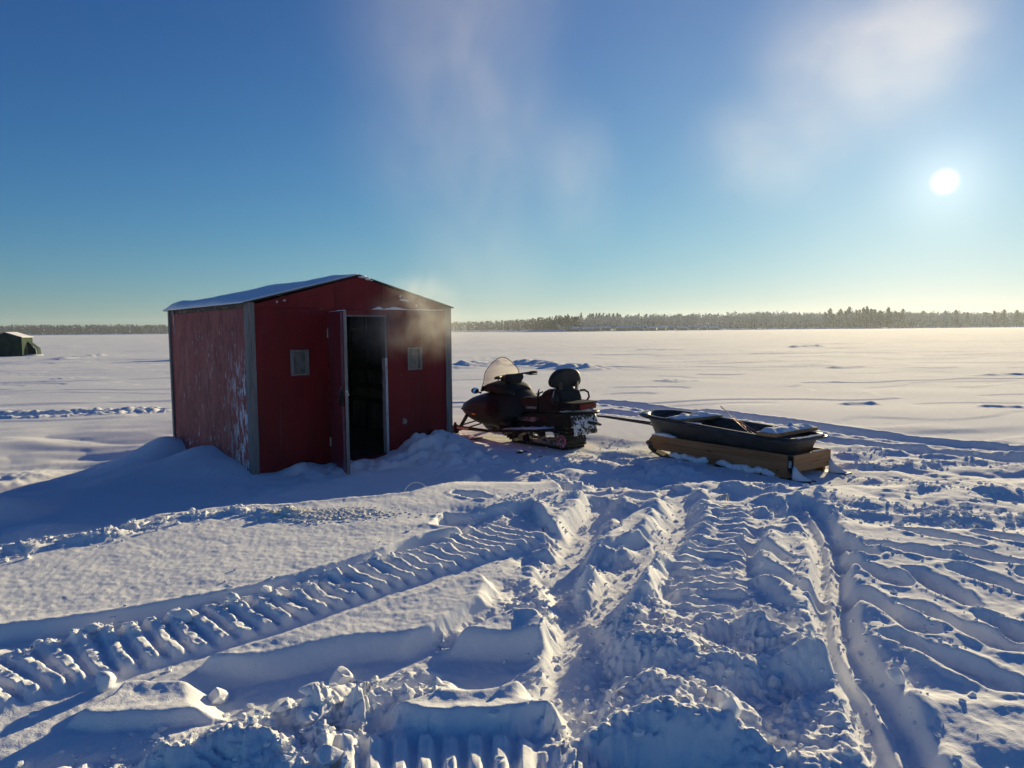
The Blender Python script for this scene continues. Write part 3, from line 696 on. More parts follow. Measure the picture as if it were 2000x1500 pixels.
    lt = MB(); lt.tube([(Wd+.011,.018,.945),(Wd+.05,.018,.945),(Wd+.07,.018,.93)], .009, 8); lt.box(Wd+.010,.004,.92,Wd+.014,.032,.975); lt.build('latch', METAL, dr, smooth=False)
    for z in (1.635,.289):
        h = MB(); h.box(-.05,-.006,z-.05,-.003,-.001,z+.05); h.tube([(-.002,-.006,z-.055),(-.002,-.006,z+.055)], .008, 8); h.build('hinge', METAL, dr)
    # inside: floor, studs, lining, a bench and a shelf
    fl = MB(); fl.box(t+.002,t+.002,-.02,LF-t-.002,LD-t-.002,.040); fl.build('floor', FLOORW, rt)
    li = MB(); li.box(t+.001,LD-t-.06,.05,LF-t-.001,LD-t-.048,1.93); li.box(t+.002,t+.03,.05,t+.012,LD-.1,1.92); li.box(LF-t-.012,t+.03,.05,LF-t-.002,LD-.1,1.92); li.build('lining', LINING, rt)
    for x in (.35,.9,1.45,2.0,2.55,2.62):
        s_ = MB(); s_.box(x,LD-t-.10,.05,x+.06,LD-t-.061,1.93); s_.build('stud', STUD, rt)
    for y in (.5,1.1,1.7,2.3,2.9):
        s_ = MB(); s_.box(LF-t-.055,y,.05,LF-t-.013,y+.05,1.9); s_.build('stud', STUD, rt)
    for z in (1.02,.72,.5):
        s_ = MB(); s_.box(.08,LD-t-.125,z,LF-.10,LD-t-.101,z+.095); s_.build('rail', STUD, rt)
        s_ = MB(); s_.box(LF-t-.085,.2,z,LF-t-.056,LD-.25,z+.095); s_.build('rail', STUD, rt)
    bn = MB(); bn.box(.08,LD-.62,.40,LF-.10,LD-.17,.44); bn.build('bench', STUD, rt)
    # skid beam under the sill
    sk = MB(); sk.box(1.46,-.10,-.14,1.64,.5,-.025); sk.box(.3,.0,-.16,.48,LD,-.025); sk.build('skid_beam', OLDWOOD, rt)
    # icicle at the far left eave
    ic = MB(); ic.tube([(-.03,LD-.32,1.97),(-.028,LD-.325,1.85),(-.027,LD-.33,1.62)], [.012,.008,.002], 6); ic.build('icicle', mat('ice', (.55,.6,.65), .15, spec=.6), rt, smooth=True)
    return rt
build_shack()

def green_shack(loc, rz):
    rt = empty('green_ice_shack', loc, rz, 'small dark green ice shack with a slanted doorway, alone far out on the left', 'ice shack')
    w, d, h, ha = 2.25, 1.9, 1.62, 2.0
    b = MB(); b.box(0,.03,0,.03,d-.03,h); b.box(0,d-.03,0,w,d,h); b.box(0,0,0,w,.03,h); b.prism([(0,h),(w,h),(w/2,ha)], 'y', 0, .03); b.prism([(0,h),(w,h),(w/2,ha)], 'y', d-.03, d); b.build('wall', GREENP, rt)
    s = MB(); panel(s, 'y', [.03,.85,d-.25,d-.03], [0,.05,1.28,h], [(.85,d-.25,.05,1.28)], w-.03, w); s.build('door_wall', GREENL, rt)
    r = MB(); r.prism([(-.06,h-.02),(w/2,ha+.01),(w/2,ha+.035),(-.06,h+.01)], 'y', -.05, d+.05); r.prism([(w/2,ha+.01),(w+.06,h-.02),(w+.06,h+.01),(w/2,ha+.035)], 'y', -.05, d+.05); r.build('roof', ROOFING, rt)
    rs = MB(); rs.prism([(w/2+.02,ha+.034),(w+.07,h+.008),(w+.07,h+.035),(w/2+.02,ha+.06)], 'y', -.04, d+.04); rs.prism([(-.05,h+.012),(w/2-.3,ha-.06),(w/2-.3,ha-.02),(-.05,h+.05)], 'y', -.04, d+.04); rs.build('roof_snow', SNOW, rt)
    p = MB(); p.prism([(w+.001,1.27),(w+.62,.72),(w+.66,.0),(w+.63,.0),(w+.59,.71),(w+.001,1.23)], 'y', d-.30, d-.24); p.prism([(w+.001,1.30),(w+.64,.735),(w+.68,.0),(w+.66,.0),(w+.62,.72),(w+.001,1.275)], 'y', .95, d-.23); p.build('porch_panel', GREENL, rt)
    sp_ = MB(); sp_.prism([(w+.004,.0),(w+.004,1.22),(w+.58,.70),(w+.62,.0)], 'y', .88, .93); sp_.build('porch_side', GREENP, rt)  # dark green sheet, its tone stands for the shade on the porch's near side
    q = MB(); q.box(.04,.2,.02,w-.2,d-.2,1.5); q.build('interior_shade', DARKIN, rt)  # near-black block that stands in for the shade behind the doorway
    k = MB(); k.blob((w+.45,.75,.12),(.70,.6,.17),seed=4,sub=3,amp=.2); k.build('doorstep_snow', SNOW, rt, smooth=True)
    return rt
green_shack((-37.6, 51.2, -.10), R_(12)).scale = (.93,.93,.93)
# ---------------------------------------------------------------- snowmobile: x forward, y left, z up
def sup(w, zb, zt, x, n=28, e=2.6, flat=.0):
    """a rounded body section"""
    out = []
    zc = (zb+zt)/2; h = (zt-zb)/2
    for i in range(n):
        a = 2*math.pi*i/n; c, s = math.cos(a), math.sin(a)
        out.append((x, w*math.copysign(abs(c)**(2/e), c), zc+h*math.copysign(abs(s)**(2/e), s)))
    return out
def build_snowmobile():
    rt = empty('snowmobile', (.877, 9.656, .0), R_(132.2), 'old black touring snowmobile with windshield and tall backrest, parked beside the red shack', 'snowmobile')
    # track belt
    prof = []
    for a in range(-90, 91, 15): prof.append((.105-.115*math.cos(R_(a)) if True else 0, .125+.115*math.sin(R_(a))))
    prof = [(.105-.115*math.cos(R_(a)), .125+.115*math.sin(R_(a))) for a in range(-80, 91, 17)]
    prof += [(.45,.262),(.9,.285),(1.28,.30)]+[(1.31+.095*math.cos(R_(a)), .205+.095*math.sin(R_(a))) for a in range(80, -50, -26)]+[(1.20,.075),(1.05,.020),(.9,.008),(.5,.008),(.2,.010)]
    P = [Vector((p[0], 0, p[1])) for p in prof]
    tk = MB(); secs = []
    k = len(P)
    for i in range(k):
        d = (P[(i+1) % k]-P[i-1]).normalized(); nrm = Vector((d.z, 0, -d.x))
        cen = Vector((.65, 0, .15))
        if nrm.dot(P[i]-cen) < 0: nrm = -nrm
        secs.append([(P[i].x, y, P[i].z) for y in (.19,-.19)]+[(P[i].x-nrm.x*.014, y, P[i].z-nrm.z*.014) for y in (-.19,.19)])
    tk.loft(secs, closed=True)
    # lugs along the belt
    acc = [0]
    for i in range(k): acc.append(acc[-1]+(P[(i+1) % k]-P[i]).length)
    L = acc[-1]; nl = 54
    for j in range(nl):
        s = L*j/nl; i = max(q for q in range(k) if acc[q] <= s); t = (s-acc[i])/(acc[i+1]-acc[i]); p = P[i].lerp(P[(i+1) % k], t)
        d = (P[(i+1) % k]-P[i]).normalized(); nrm = Vector((d.z,0,-d.x))
        if nrm.dot(p-Vector((.65,0,.15))) < 0: nrm = -nrm
        for y0, y1 in ((.185,.07),(.055,-.055),(-.07,-.185)):
            tk.bar(p+nrm*.010+Vector((0,y0,0)), p+nrm*.010+Vector((0,y1,0)), .016, .026, up=nrm)
    tk.build('track', RUBBER, rt)
    # slide rails, wheels and arms inside the track
    for y in (.135,-.135):
        r = MB(); r.prism([(.13,.05),(.95,.045),(1.12,.085),(1.22,.16),(1.20,.175),(1.09,.12),(.95,.085),(.70,.09),(.30,.125),(.13,.15)], 'y', y-.010, y+.010); ro = r.build('slide_rail', RAIL, rt, bevel=.002)
        s_ = MB(); s_.prism([(.10,.026),(1.05,.026),(1.18,.09),(1.18,.075),(1.06,.015),(.10,.015)], 'y', y-.016, y+.016); s_.build('slider', BLACKPL, ro)
    for y in (.165,-.165):
        w = MB(); w.tube([(.105,y-.022,.125),(.105,y+.022,.125)], .088, 28); wo = w.build('rear_wheel', WHEELRED, rt, sharp=40)
        t_ = MB(); ring = [(.105+.094*math.cos(a), y, .125+.094*math.sin(a)) for a in np.linspace(0, 2*math.pi, 33)[:-1]]; t_.tube(ring, .012, 8, closed=True); t_.build('tyre', BLACKPL, wo, smooth=True)
        h = MB(); h.tube([(.105,y-.03,.125),(.105,y+.032,.125)], .022, 14); h.build('hub', RAIL, wo, sharp=40)
        for (x, z, rr) in ((.83,.085,.062),(1.08,.115,.05),(.50,.20,.05)):
            w = MB(); w.tube([(x,y-.016,z),(x,y+.016,z)], rr, 20); w.tube([(x,y-.018,z),(x,y+.018,z)], rr*.3, 10); w.build('idler_wheel', BLACKPL, rt, sharp=40)
    ar = MB()
    for y in (.12,-.12):
        ar.bar((.42,y,.31),(.14,y,.14),.018,.03); ar.bar((1.0,y,.30),(.72,y,.11),.02,.03); ar.bar((.60,y,.30),(.50,y,.10),.02,.035)
        ar.bar((.75,y,.29),(.95,y,.11),.018,.026)
    ar.tube([(.62,-.13,.09),(.62,.13,.09)], .016, 8); ar.tube([(.95,0,.28),(.68,0,.12)], .032, 10); ar.tube([(.45,0,.28),(.25,0,.14)], .034, 10)
    ar.build('suspension', RAIL, rt)
    # tunnel
    tn = MB(); tn.prism([(1.30,.20),(1.30,.42),(.9,.45),(-.12,.535),(-.13,.50),(-.10,.34),(.5,.29)], 'y', .198, .208); tn.prism([(1.30,.20),(1.30,.42),(.9,.45),(-.12,.535),(-.13,.50),(-.10,.34),(.5,.29)], 'y', -.208, -.198)
    tn.prism([(1.30,.408),(1.30,.42),(.9,.45),(-.12,.535),(-.12,.523),(.9,.438)], 'y', -.197, .197); tno = tn.build('tunnel', PAN, rt)
    hs = MB(); hs.prism([(.98,.345),(.98,.395),(.55,.425),(.50,.40),(.62,.355)], 'y', .209, .216); hs.build('heat_shield', RAIL, tno)
    rf = MB(); rf.box(.40,.209,.425,.46,.216,.445); rf.build('reflector', LENSRED, tno)
    for sg in (1,-1):
        rb = MB(); a, b = (.206, .42) if sg == 1 else (-.42, -.206)
        rb.prism([(1.34,.165),(1.34,.18),(.40,.272),(.02,.322),(-.02,.305),(.40,.255)], 'y', a, b)
        e0 = (.415,.43) if sg == 1 else (-.43,-.415)
        rb.prism([(1.36,.150),(1.36,.195),(.40,.285),(.02,.338),(-.02,.30),(.40,.245)], 'y', *e0); rb.build('running_board', PAN, rt)
        sn = MB(); secs = []
        for i in range(12):
            x = 1.15-.95*i/11; z = .172+(1.34-x)*.108; hh = .006+.018*abs(math.sin(i*1.9)); y0, y1 = (.215,.40) if sg == 1 else (-.40,-.215)
            secs.append([(x,y0,z+.006),(x,y1,z+.006),(x,y1-.03,z+.008+hh),(x,y0+.03,z+.008+hh*1.4)])
        sn.loft(secs); sn.build('board_snow', SNOW, rt, smooth=True)
    # cowl: belly pan below, hood above
    X = [2.33,2.28,2.18,2.0,1.8,1.6,1.42,1.25,1.08,.95]; Wd = [.08,.17,.27,.36,.405,.425,.43,.43,.40,.33]
    ZB = [.405,.37,.32,.25,.20,.185,.18,.185,.22,.28]; ZM = [.43,.43,.43,.43,.43,.425,.42,.415,.41,.41]; ZT = [.455,.50,.56,.635,.69,.73,.755,.765,.755,.70]
    def half(w, zm, zt, x, up, n=13, e=2.3):
        pts = []
        for i in range(n):
            a = math.pi*i/(n-1); c, s = math.cos(a), math.sin(a); h = zt-zm
            pts.append((x, w*math.copysign(abs(c)**(2/e), c), zm+h*abs(s)**(2/e)))
        pts += [(x, -w*.97, zm-.004*up), (x, w*.97, zm-.004*up)]
        return pts
    hd = MB(); hd.loft([half(w, zm, zt, x, 1) for x, w, zm, zt in list(zip(X, Wd, ZM, ZT))[:7]]); hd.build('hood', HOOD, rt, sharp=50)
    sd = MB(); sd.loft([half(w*1.0, zm, zt, x, 1) for x, w, zm, zt in list(zip([1.419,1.25,1.08,.95,.86], Wd[6:]+[.24], ZM[6:]+[.42], ZT[6:]+[.60]))]); so = sd.build('side_cowl', BLACKPL, rt, sharp=50)
    for sg in (1,-1):
        lv = MB()
        for i in range(8):
            z = .45+i*.030; x0, x1 = 1.10+.012*i, 1.38
            lv.prism([(sg*.425,z),(sg*.444,z+.004),(sg*.432,z+.016),(sg*.42,z+.016)], 'x', x0, x1)
        lv.build('louver', BLACKPL, so)
    bp = MB(); bp.loft([half(w*.985, zm-.006, zb, x, -1) for x, w, zm, zb in zip(X, Wd, ZM, ZB)]); bpo = bp.build('belly_pan', PAN, rt, sharp=50)
    rim = MB(); rim.tube([(x+.008, w+.004, zm-.004) for x, w, zm in zip(X, Wd, ZM)][:8], .012, 6); rim.tube([(x+.008, -w-.004, zm-.004) for x, w, zm in zip(X, Wd, ZM)][:8], .012, 6); rim.build('bumper_strip', BLACKPL, rt, smooth=True)
    for sg in (1,-1):
        am = MB(); y = sg*.395; am.prism([(1.69,.378),(1.77,.378),(1.77,.398),(1.69,.398)], 'y', y-.012, y+.012); am.build('marker_light', AMBER, rt, bevel=.003)
    fp = MB(); fp.loft([sup(.05,.27,.33,1.15),sup(.06,.27,.345,1.02),sup(.05,.28,.34,.92)]); fo = fp.build('foot_rest', BLACKPL, rt, smooth=True); fo.location = (0,.36,0)
    # dash, pod and console
    ds = MB(); ds.loft([sup(.20,.70,.80,1.72,24),sup(.30,.70,.86,1.60,24),sup(.335,.70,.895,1.46,24),sup(.33,.68,.885,1.32,24),sup(.27,.66,.85,1.18,24),sup(.20,.62,.80,1.06,24)]); dso = ds.build('dash', BLACKPL, rt, smooth=True)
    gp = MB(); gp.loft([[(1.45,.12,.885),(1.45,-.12,.885),(1.35,-.12,.885),(1.35,.12,.885)],[(1.43,.10,.945),(1.43,-.10,.945),(1.39,-.10,.945),(1.39,.10,.945)]]); gp.build('gauge_pod', BLACKPL, dso, bevel=.008)
    dsn = MB()
    for i in range(9): dsn.blob((1.42-.05*i, .26-.012*i, .80-.012*i), (.035,.03,.012), seed=i+30, sub=1)
    dsn.build('dash_snow', SNOW, dso, smooth=True)
    tkp = MB(); tkp.loft([sup(.25,.40,.80,1.12,24),sup(.235,.40,.765,1.02,24),sup(.21,.42,.70,.92,24),sup(.19,.44,.645,.84,24)]); tkp.build('fuel_tank', SEATV, rt, smooth=True)
    # windshield: a wrapped sheet with a black edge trim
    rows = []; NZ, NY = 14, 18
    zs = [.74,.80,.86,.92,.98,1.03,1.08,1.12,1.155,1.185,1.205,1.22,1.232,1.24]; hw = [.365,.352,.338,.335,.350,.338,.292,.248,.203,.160,.125,.095,.06,.02]
    def wsp(z, y): return (1.70-.36*(z-.74)-.75*y*y*(1-.4*(z-.74)), y, z)
    for z, h in zip(zs, hw): rows.append([wsp(z, h*(1-2*j/NY)) for j in range(NY+1)])
    ws = MB(); ws.add([p for r in rows for p in r], [(i*(NY+1)+j, i*(NY+1)+j+1, (i+1)*(NY+1)+j+1, (i+1)*(NY+1)+j) for i in range(len(rows)-1) for j in range(NY)])
    wo = ws.build('windshield', SHIELD, rt, smooth=True)
    so_ = wo.modifiers.new('solid', 'SOLIDIFY'); so_.thickness = .004
    tr = MB(); tr.tube([r[0] for r in rows]+[r[-1] for r in rows[::-1]], .0055, 6); tr.build('edge_trim', BLACKPL, wo, smooth=True)
    wb = MB(); wb.loft([[wsp(z, h*(1-2*j/NY)) for j in range(NY+1)]+[(wsp(z, h*(1-2*j/NY))[0]-.02, h*(1-2*j/NY), z) for j in range(NY, -1, -1)] for z, h in ((.735,.372),(.79,.365),(.815,.362))]); wb.build('windshield_base', BLACKPL, rt)
    # mirrors
    for sg in (1,-1):
        y = sg*.495
        mo = MB(); mo.tube([(1.60,sg*.36,.715),(1.585,y-sg*.055,.735)], .013, 8); mo.loft([[(x, y+ww*math.cos(a), .757+hh*math.sin(a)) for a in np.linspace(0, 2*math.pi, 21)[:-1]] for x, ww, hh in ((1.625,.03,.02),(1.60,.056,.040),(1.575,.062,.046),(1.568,.060,.044))]); mob = mo.build('mirror', BLACKPL, rt, sharp=40)
        gl = MB(); gl.add([(1.556+.0085*math.sin(a), y+.057*math.cos(a)*(1-.12*math.sin(2*a)), .757+.042*math.sin(a)) for a in np.linspace(0, 2*math.pi, 25)[:-1]], [tuple(range(24))]); gl.build('mirror_glass', MIRROR, mob)
    # steering
    sp = MB(); sp.loft([[(1.34,.07,.82),(1.34,-.07,.82),(1.22,-.07,.80),(1.22,.07,.80)],[(1.30,.16,.95),(1.30,-.16,.95),(1.21,-.16,.94),(1.21,.16,.94)],[(1.29,.15,1.0),(1.29,-.15,1.0),(1.22,-.15,.99),(1.22,.15,.99)]]); sp.build('bar_pad', BLACKPL, rt, bevel=.012)
    hb = MB(); hb.tube([(1.20,.40,.955),(1.235,.25,.975),(1.255,0,.985),(1.25,-.25,1.0),(1.215,-.41,1.012)], .014, 10); hbo = hb.build('handlebar', BLACKMETAL, rt, smooth=True)
    for sg, z0, z1 in ((1,.968,.955),(-1,1.003,1.012)):
        g = MB(); g.tube([(1.225,sg*.29,z0),(1.20,sg*.42,z1)], .021, 12); g.build('grip', RUBBER if False else BLACKPL, hbo, smooth=True)
        lv = MB(); lv.tube([(1.26,sg*.24,z0-.015),(1.235,sg*.32,z0-.03),(1.17,sg*.40,z1-.035)], [.012,.010,.007], 8); lv.build('lever', BLACKMETAL, hbo, smooth=True)
    # seat
    st = MB(); poly = [(1.0,.455),(1.0,.56),(.95,.635),(.88,.665),(.70,.675),(.55,.69),(.49,.72),(.44,.775),(.36,.81),(.22,.815),(.12,.80),(.08,.70),(.07,.545)]
    secs = []
    for y, k_ in ((.195,.0),(.188,.012),(.165,.020),(0,.027),(-.165,.020),(-.188,.012),(-.195,.0)):
        cx, cz = .5, .6; secs.append([(p[0], y, p[1]+(k_ if p[1] > .6 else 0)) for p in poly])
    st.loft(secs); so2 = st.build('seat', SEATV, rt, sharp=35, bevel=.018)
    cu_ = bpy.data.curves.new('lettering', 'FONT'); cu_.body = 'YAMAHA'; cu_.size = .052; cu_.extrude = .0015; cu_.space_character = 1.05
    to = bpy.data.objects.new('lettering_source', cu_); COL.objects.link(to); dg = bpy.context.evaluated_depsgraph_get(); tm = bpy.data.meshes.new_from_object(to.evaluated_get(dg)); bpy.data.objects.remove(to)
    tm.materials.clear(); tm.materials.append(LETTER)
    lo = bpy.data.objects.new('lettering', tm); COL.objects.link(lo); lo.parent = so2
    # local axes of the text: along -x of the vehicle, up z, facing +y
    lo.matrix_local = Matrix(((-1,0,0,.80),(0,0,1,.1975),(0,1,0,.525),(0,0,0,1))) @ Matrix.Rotation(R_(3), 4, 'Z') @ Matrix.Scale(1.1, 4, (1,0,0))
    sp2 = MB(); sp2.tube([(.56,.205,.48),(.55,.207,.66),(.535,.206,.76),(.53,.20,.80),(.515,.19,.828)], [.011,.013,.012,.010,.003], 8); sp2.tube([(.545,.205,.70),(.51,.207,.765),(.44,.206,.79)], .011, 8); sp2.tube([(.30,.207,.80),(.25,.215,.72),(.28,.215,.62),(.34,.21,.56)], .010, 8); sp2.build('grab_strap', BLACKPL, rt, smooth=True)
    sp3 = MB(); sp3.tube([(.13,-.215,.80),(.07,-.24,.81),(.0,-.245,.78),(-.02,-.24,.72),(.02,-.235,.66)], .014, 8); sp3.build('grab_handle', BLACKPL, rt, smooth=True)
    # backrest: lower cushion and upper pad
    lc = MB(); dome = lambda k, x: [(x+.03*math.sin(a), .235*k*math.cos(a), .655+.235*k*max(math.sin(a), 0)**.85) for a in np.linspace(-.0, math.pi, 22)]+[(x, -.235*k, .62), (x, .235*k, .62)]
    lc.loft([dome(.90,.27),dome(.985,.25),dome(1.0,.20),dome(.97,.15),dome(.88,.13)]); lc.build('back_cushion', VINYL, rt, sharp=50)
    sc = MB(); sc.tube([(.215+.03*math.sin(a), .238*math.cos(a), .655+.240*max(math.sin(a),0)**.85) for a in np.linspace(.25, math.pi-.5, 20)], .007, 6); sc.build('piping', LETTER, rt, smooth=True)
    for ya, yb, ww in ((.13,.15,.05),(-.17,-.18,.07)):
        spt = MB(); spt.bar((.17,ya,.64),(.15,yb,.93),ww,.03); spt.build('back_frame', BLACKMETAL, rt)
    pd = MB()
    def pad(k, x):
        o = []
        for y, z in ((-.30,.90),(-.265,.86),(-.18,.850),(0,.850),(.18,.850),(.265,.86),(.305,.90),(.315,.955),(.285,1.02),(.22,1.085),(.13,1.115),(0,1.122),(-.13,1.115),(-.22,1.085),(-.27,1.02),(-.305,.955)):
            o.append((x-.25*(z-.98)*.4, y*k, .98+(z-.98)*k))
        return o
    pd.loft([pad(.82,.265),pad(.95,.25),pad(1.0,.215),pad(.985,.175),pad(.90,.155)]); pd.build('backrest', VINYL, rt, sharp=55, subsurf=1)
    # rear rack, tail light, bumper, snow flap
    rk = MB(); rk.prism([(.34,-.17),(.34,.17),(.20,.25),(-.12,.26),(-.185,.22),(-.20,0),(-.185,-.22),(-.12,-.26),(.20,-.25)], 'z', .655, .673); rko = rk.build('rack', BLACKPL, rt, bevel=.004)
    bx = MB(); bx.box(-.13,-.205,.565,.10,.205,.652); bx.build('rack_box', BLACKPL, rko)
    tl = MB(); tl.box(-.165,-.225,.575,-.131,.09,.648); tl.build('tail_light', LENSRED, rt, bevel=.006)
    for sg in (1,-1):
        ps = MB(); ps.bar((.16,sg*.235,.50),(.10,sg*.24,.655),.016,.02); ps.build('rack_post', BLACKMETAL, rko)
    rb_ = MB(); rb_.tube([(.18,.235,.475),(.0,.25,.505),(-.12,.255,.52),(-.20,.225,.525),(-.235,.12,.53),(-.24,-.12,.53),(-.20,-.225,.53),(-.12,-.255,.525),(.10,-.25,.49)], .021, 10); rb_.build('rear_bumper', BLACKPL, rt, smooth=True)
    sb = MB()
    for i in range(11): sb.blob((.10-.022*i, .15-.028*i, .538+.002*i), (.055,.05,.016), seed=50+i, sub=2)
    sb.build('bumper_snow', SNOW, rt, smooth=True)
    fl = MB(); n1, n2 = 14, 10; vs = []
    for side in (0, 1):
        for i in range(n2+1):
            for j in range(n1+1):
                z = .505-.27*i/n2; y = -.235+.48*j/n1; x = -.135-.055*math.sin(i/n2*1.7)-.010*math.sin(j*1.1+i*.6)+side*.014
                vs.append((x, y, z))
    q = (n1+1)*(n2+1); fs = []
    for i in range(n2):
        for j in range(n1):
            a = i*(n1+1)+j; fs += [(a, a+1, a+n1+2, a+n1+1), (q+a, q+a+n1+1, q+a+n1+2, q+a+1)]
    bd = [j for j in range(n1+1)]+[i*(n1+1)+n1 for i in range(1, n2+1)]+[n2*(n1+1)+j for j in range(n1-1, -1, -1)]+[i*(n1+1) for i in range(n2-1, 0, -1)]
    for a, b in zip(bd, bd[1:]+bd[:1]): fs.append((a, b, b+q, a+q))
    fl.add(vs, fs); fl.build('snow_flap', FLAP, rt, smooth=True)
    ht = MB(); ht.bar((-.05,-.05,.40),(-.30,-.06,.385),.03,.04); ht.bar((-.30,-.06,.40),(-.38,-.06,.375),.05,.022); ht.build('hitch', BLACKMETAL, rt, bevel=.004)
    # front suspension and skis
    for sg in (1,-1):
        y = sg*.44
        ski = empty('ski', (0,0,0)); ski.parent = rt
        k_ = MB(); pr = [(1.52,.05),(1.60,.02),(1.8,.005),(2.2,.005),(2.36,.03),(2.46,.085),(2.52,.15)]
        k_.loft([[(x,y-.065*ww,z),(x,y+.065*ww,z),(x,y+.065*ww,z+.022),(x,y+.045*ww,z+.010),(x,y-.045*ww,z+.010),(x,y-.065*ww,z+.022)] for (x, z), ww in zip(pr, (.5,.9,1,1,1,.85,.5))]); k_.build('ski_blade', RUNNER, ski)
        lp = MB(); lp.tube([(2.50,y,.15),(2.46,y,.19),(2.36,y,.15),(2.28,y,.04)], .010, 8); lp.build('ski_loop', BLACKMETAL, ski, smooth=True)
        sn = MB()
        for i in range(6): sn.blob((1.62+.09*i, y+.03*math.sin(i*2), .035), (.06,.05,.022), seed=70+i, sub=2)
        sn.build('ski_snow', SNOW, ski, smooth=True)
        ta = MB(); ta.prism([(1.30,.150),(1.30,.185),(2.12,.175),(2.22,.20),(2.28,.12),(2.20,.045),(2.14,.05),(2.12,.115)], 'y', y-.05*sg-.016, y-.05*sg+.016); tao = ta.build('trailing_arm', PAN, rt, bevel=.004)
        if sg == 1:
            stt = MB(); yy = y-.05+.0175; stt.box(1.86,yy-.001,.128,2.14,yy+.001,.163); sto = stt.build('sticker', STICKER, tao)
            ln = MB(); rnd = random.Random(2)
            for i in range(13):
                x = 1.875+i*.020; ln.bar((x,yy+.0016,.136),(x+.012,yy+.0016,.136+.012+.008*rnd.random()),.004,.0012,up=(0,1,0)); ln.bar((x+.012,yy+.0016,.15),(x+.018,yy+.0016,.138),.004,.0012,up=(0,1,0))
            ln.build('worn_print', LETTER, sto)
        sh = MB(); sh.tube([(2.10,y-.08*sg,.16),(1.98,y-.12*sg,.36)], .018, 10)
        coil = [(2.10-.12*t_+.0, y-.08*sg-.04*sg*t_+.034*math.cos(t_*44), .16+.20*t_+.034*math.sin(t_*44)*.6) for t_ in np.linspace(.05, .95, 60)]
        sh.tube(coil, .007, 5); sh.build('shock', BLACKMETAL, rt, smooth=True)
        rd = MB(); rd.tube([(2.16,y-.06*sg,.16),(1.85,sg*.2,.27)], .011, 8); rd.tube([(2.12,y-.06*sg,.10),(1.80,sg*.2,.22)], .011, 8); rd.build('radius_rod', BLACKMETAL, rt, smooth=True)
        sd_ = MB(); sd_.box(2.17,y-.035,.03,2.26,y+.035,.10); sd_.tube([(2.21,y-.02*sg,.05),(2.20,y-.05*sg,.22)], .02, 10); sd_.build('spindle', BLACKMETAL, rt)
    return rt
build_snowmobile()
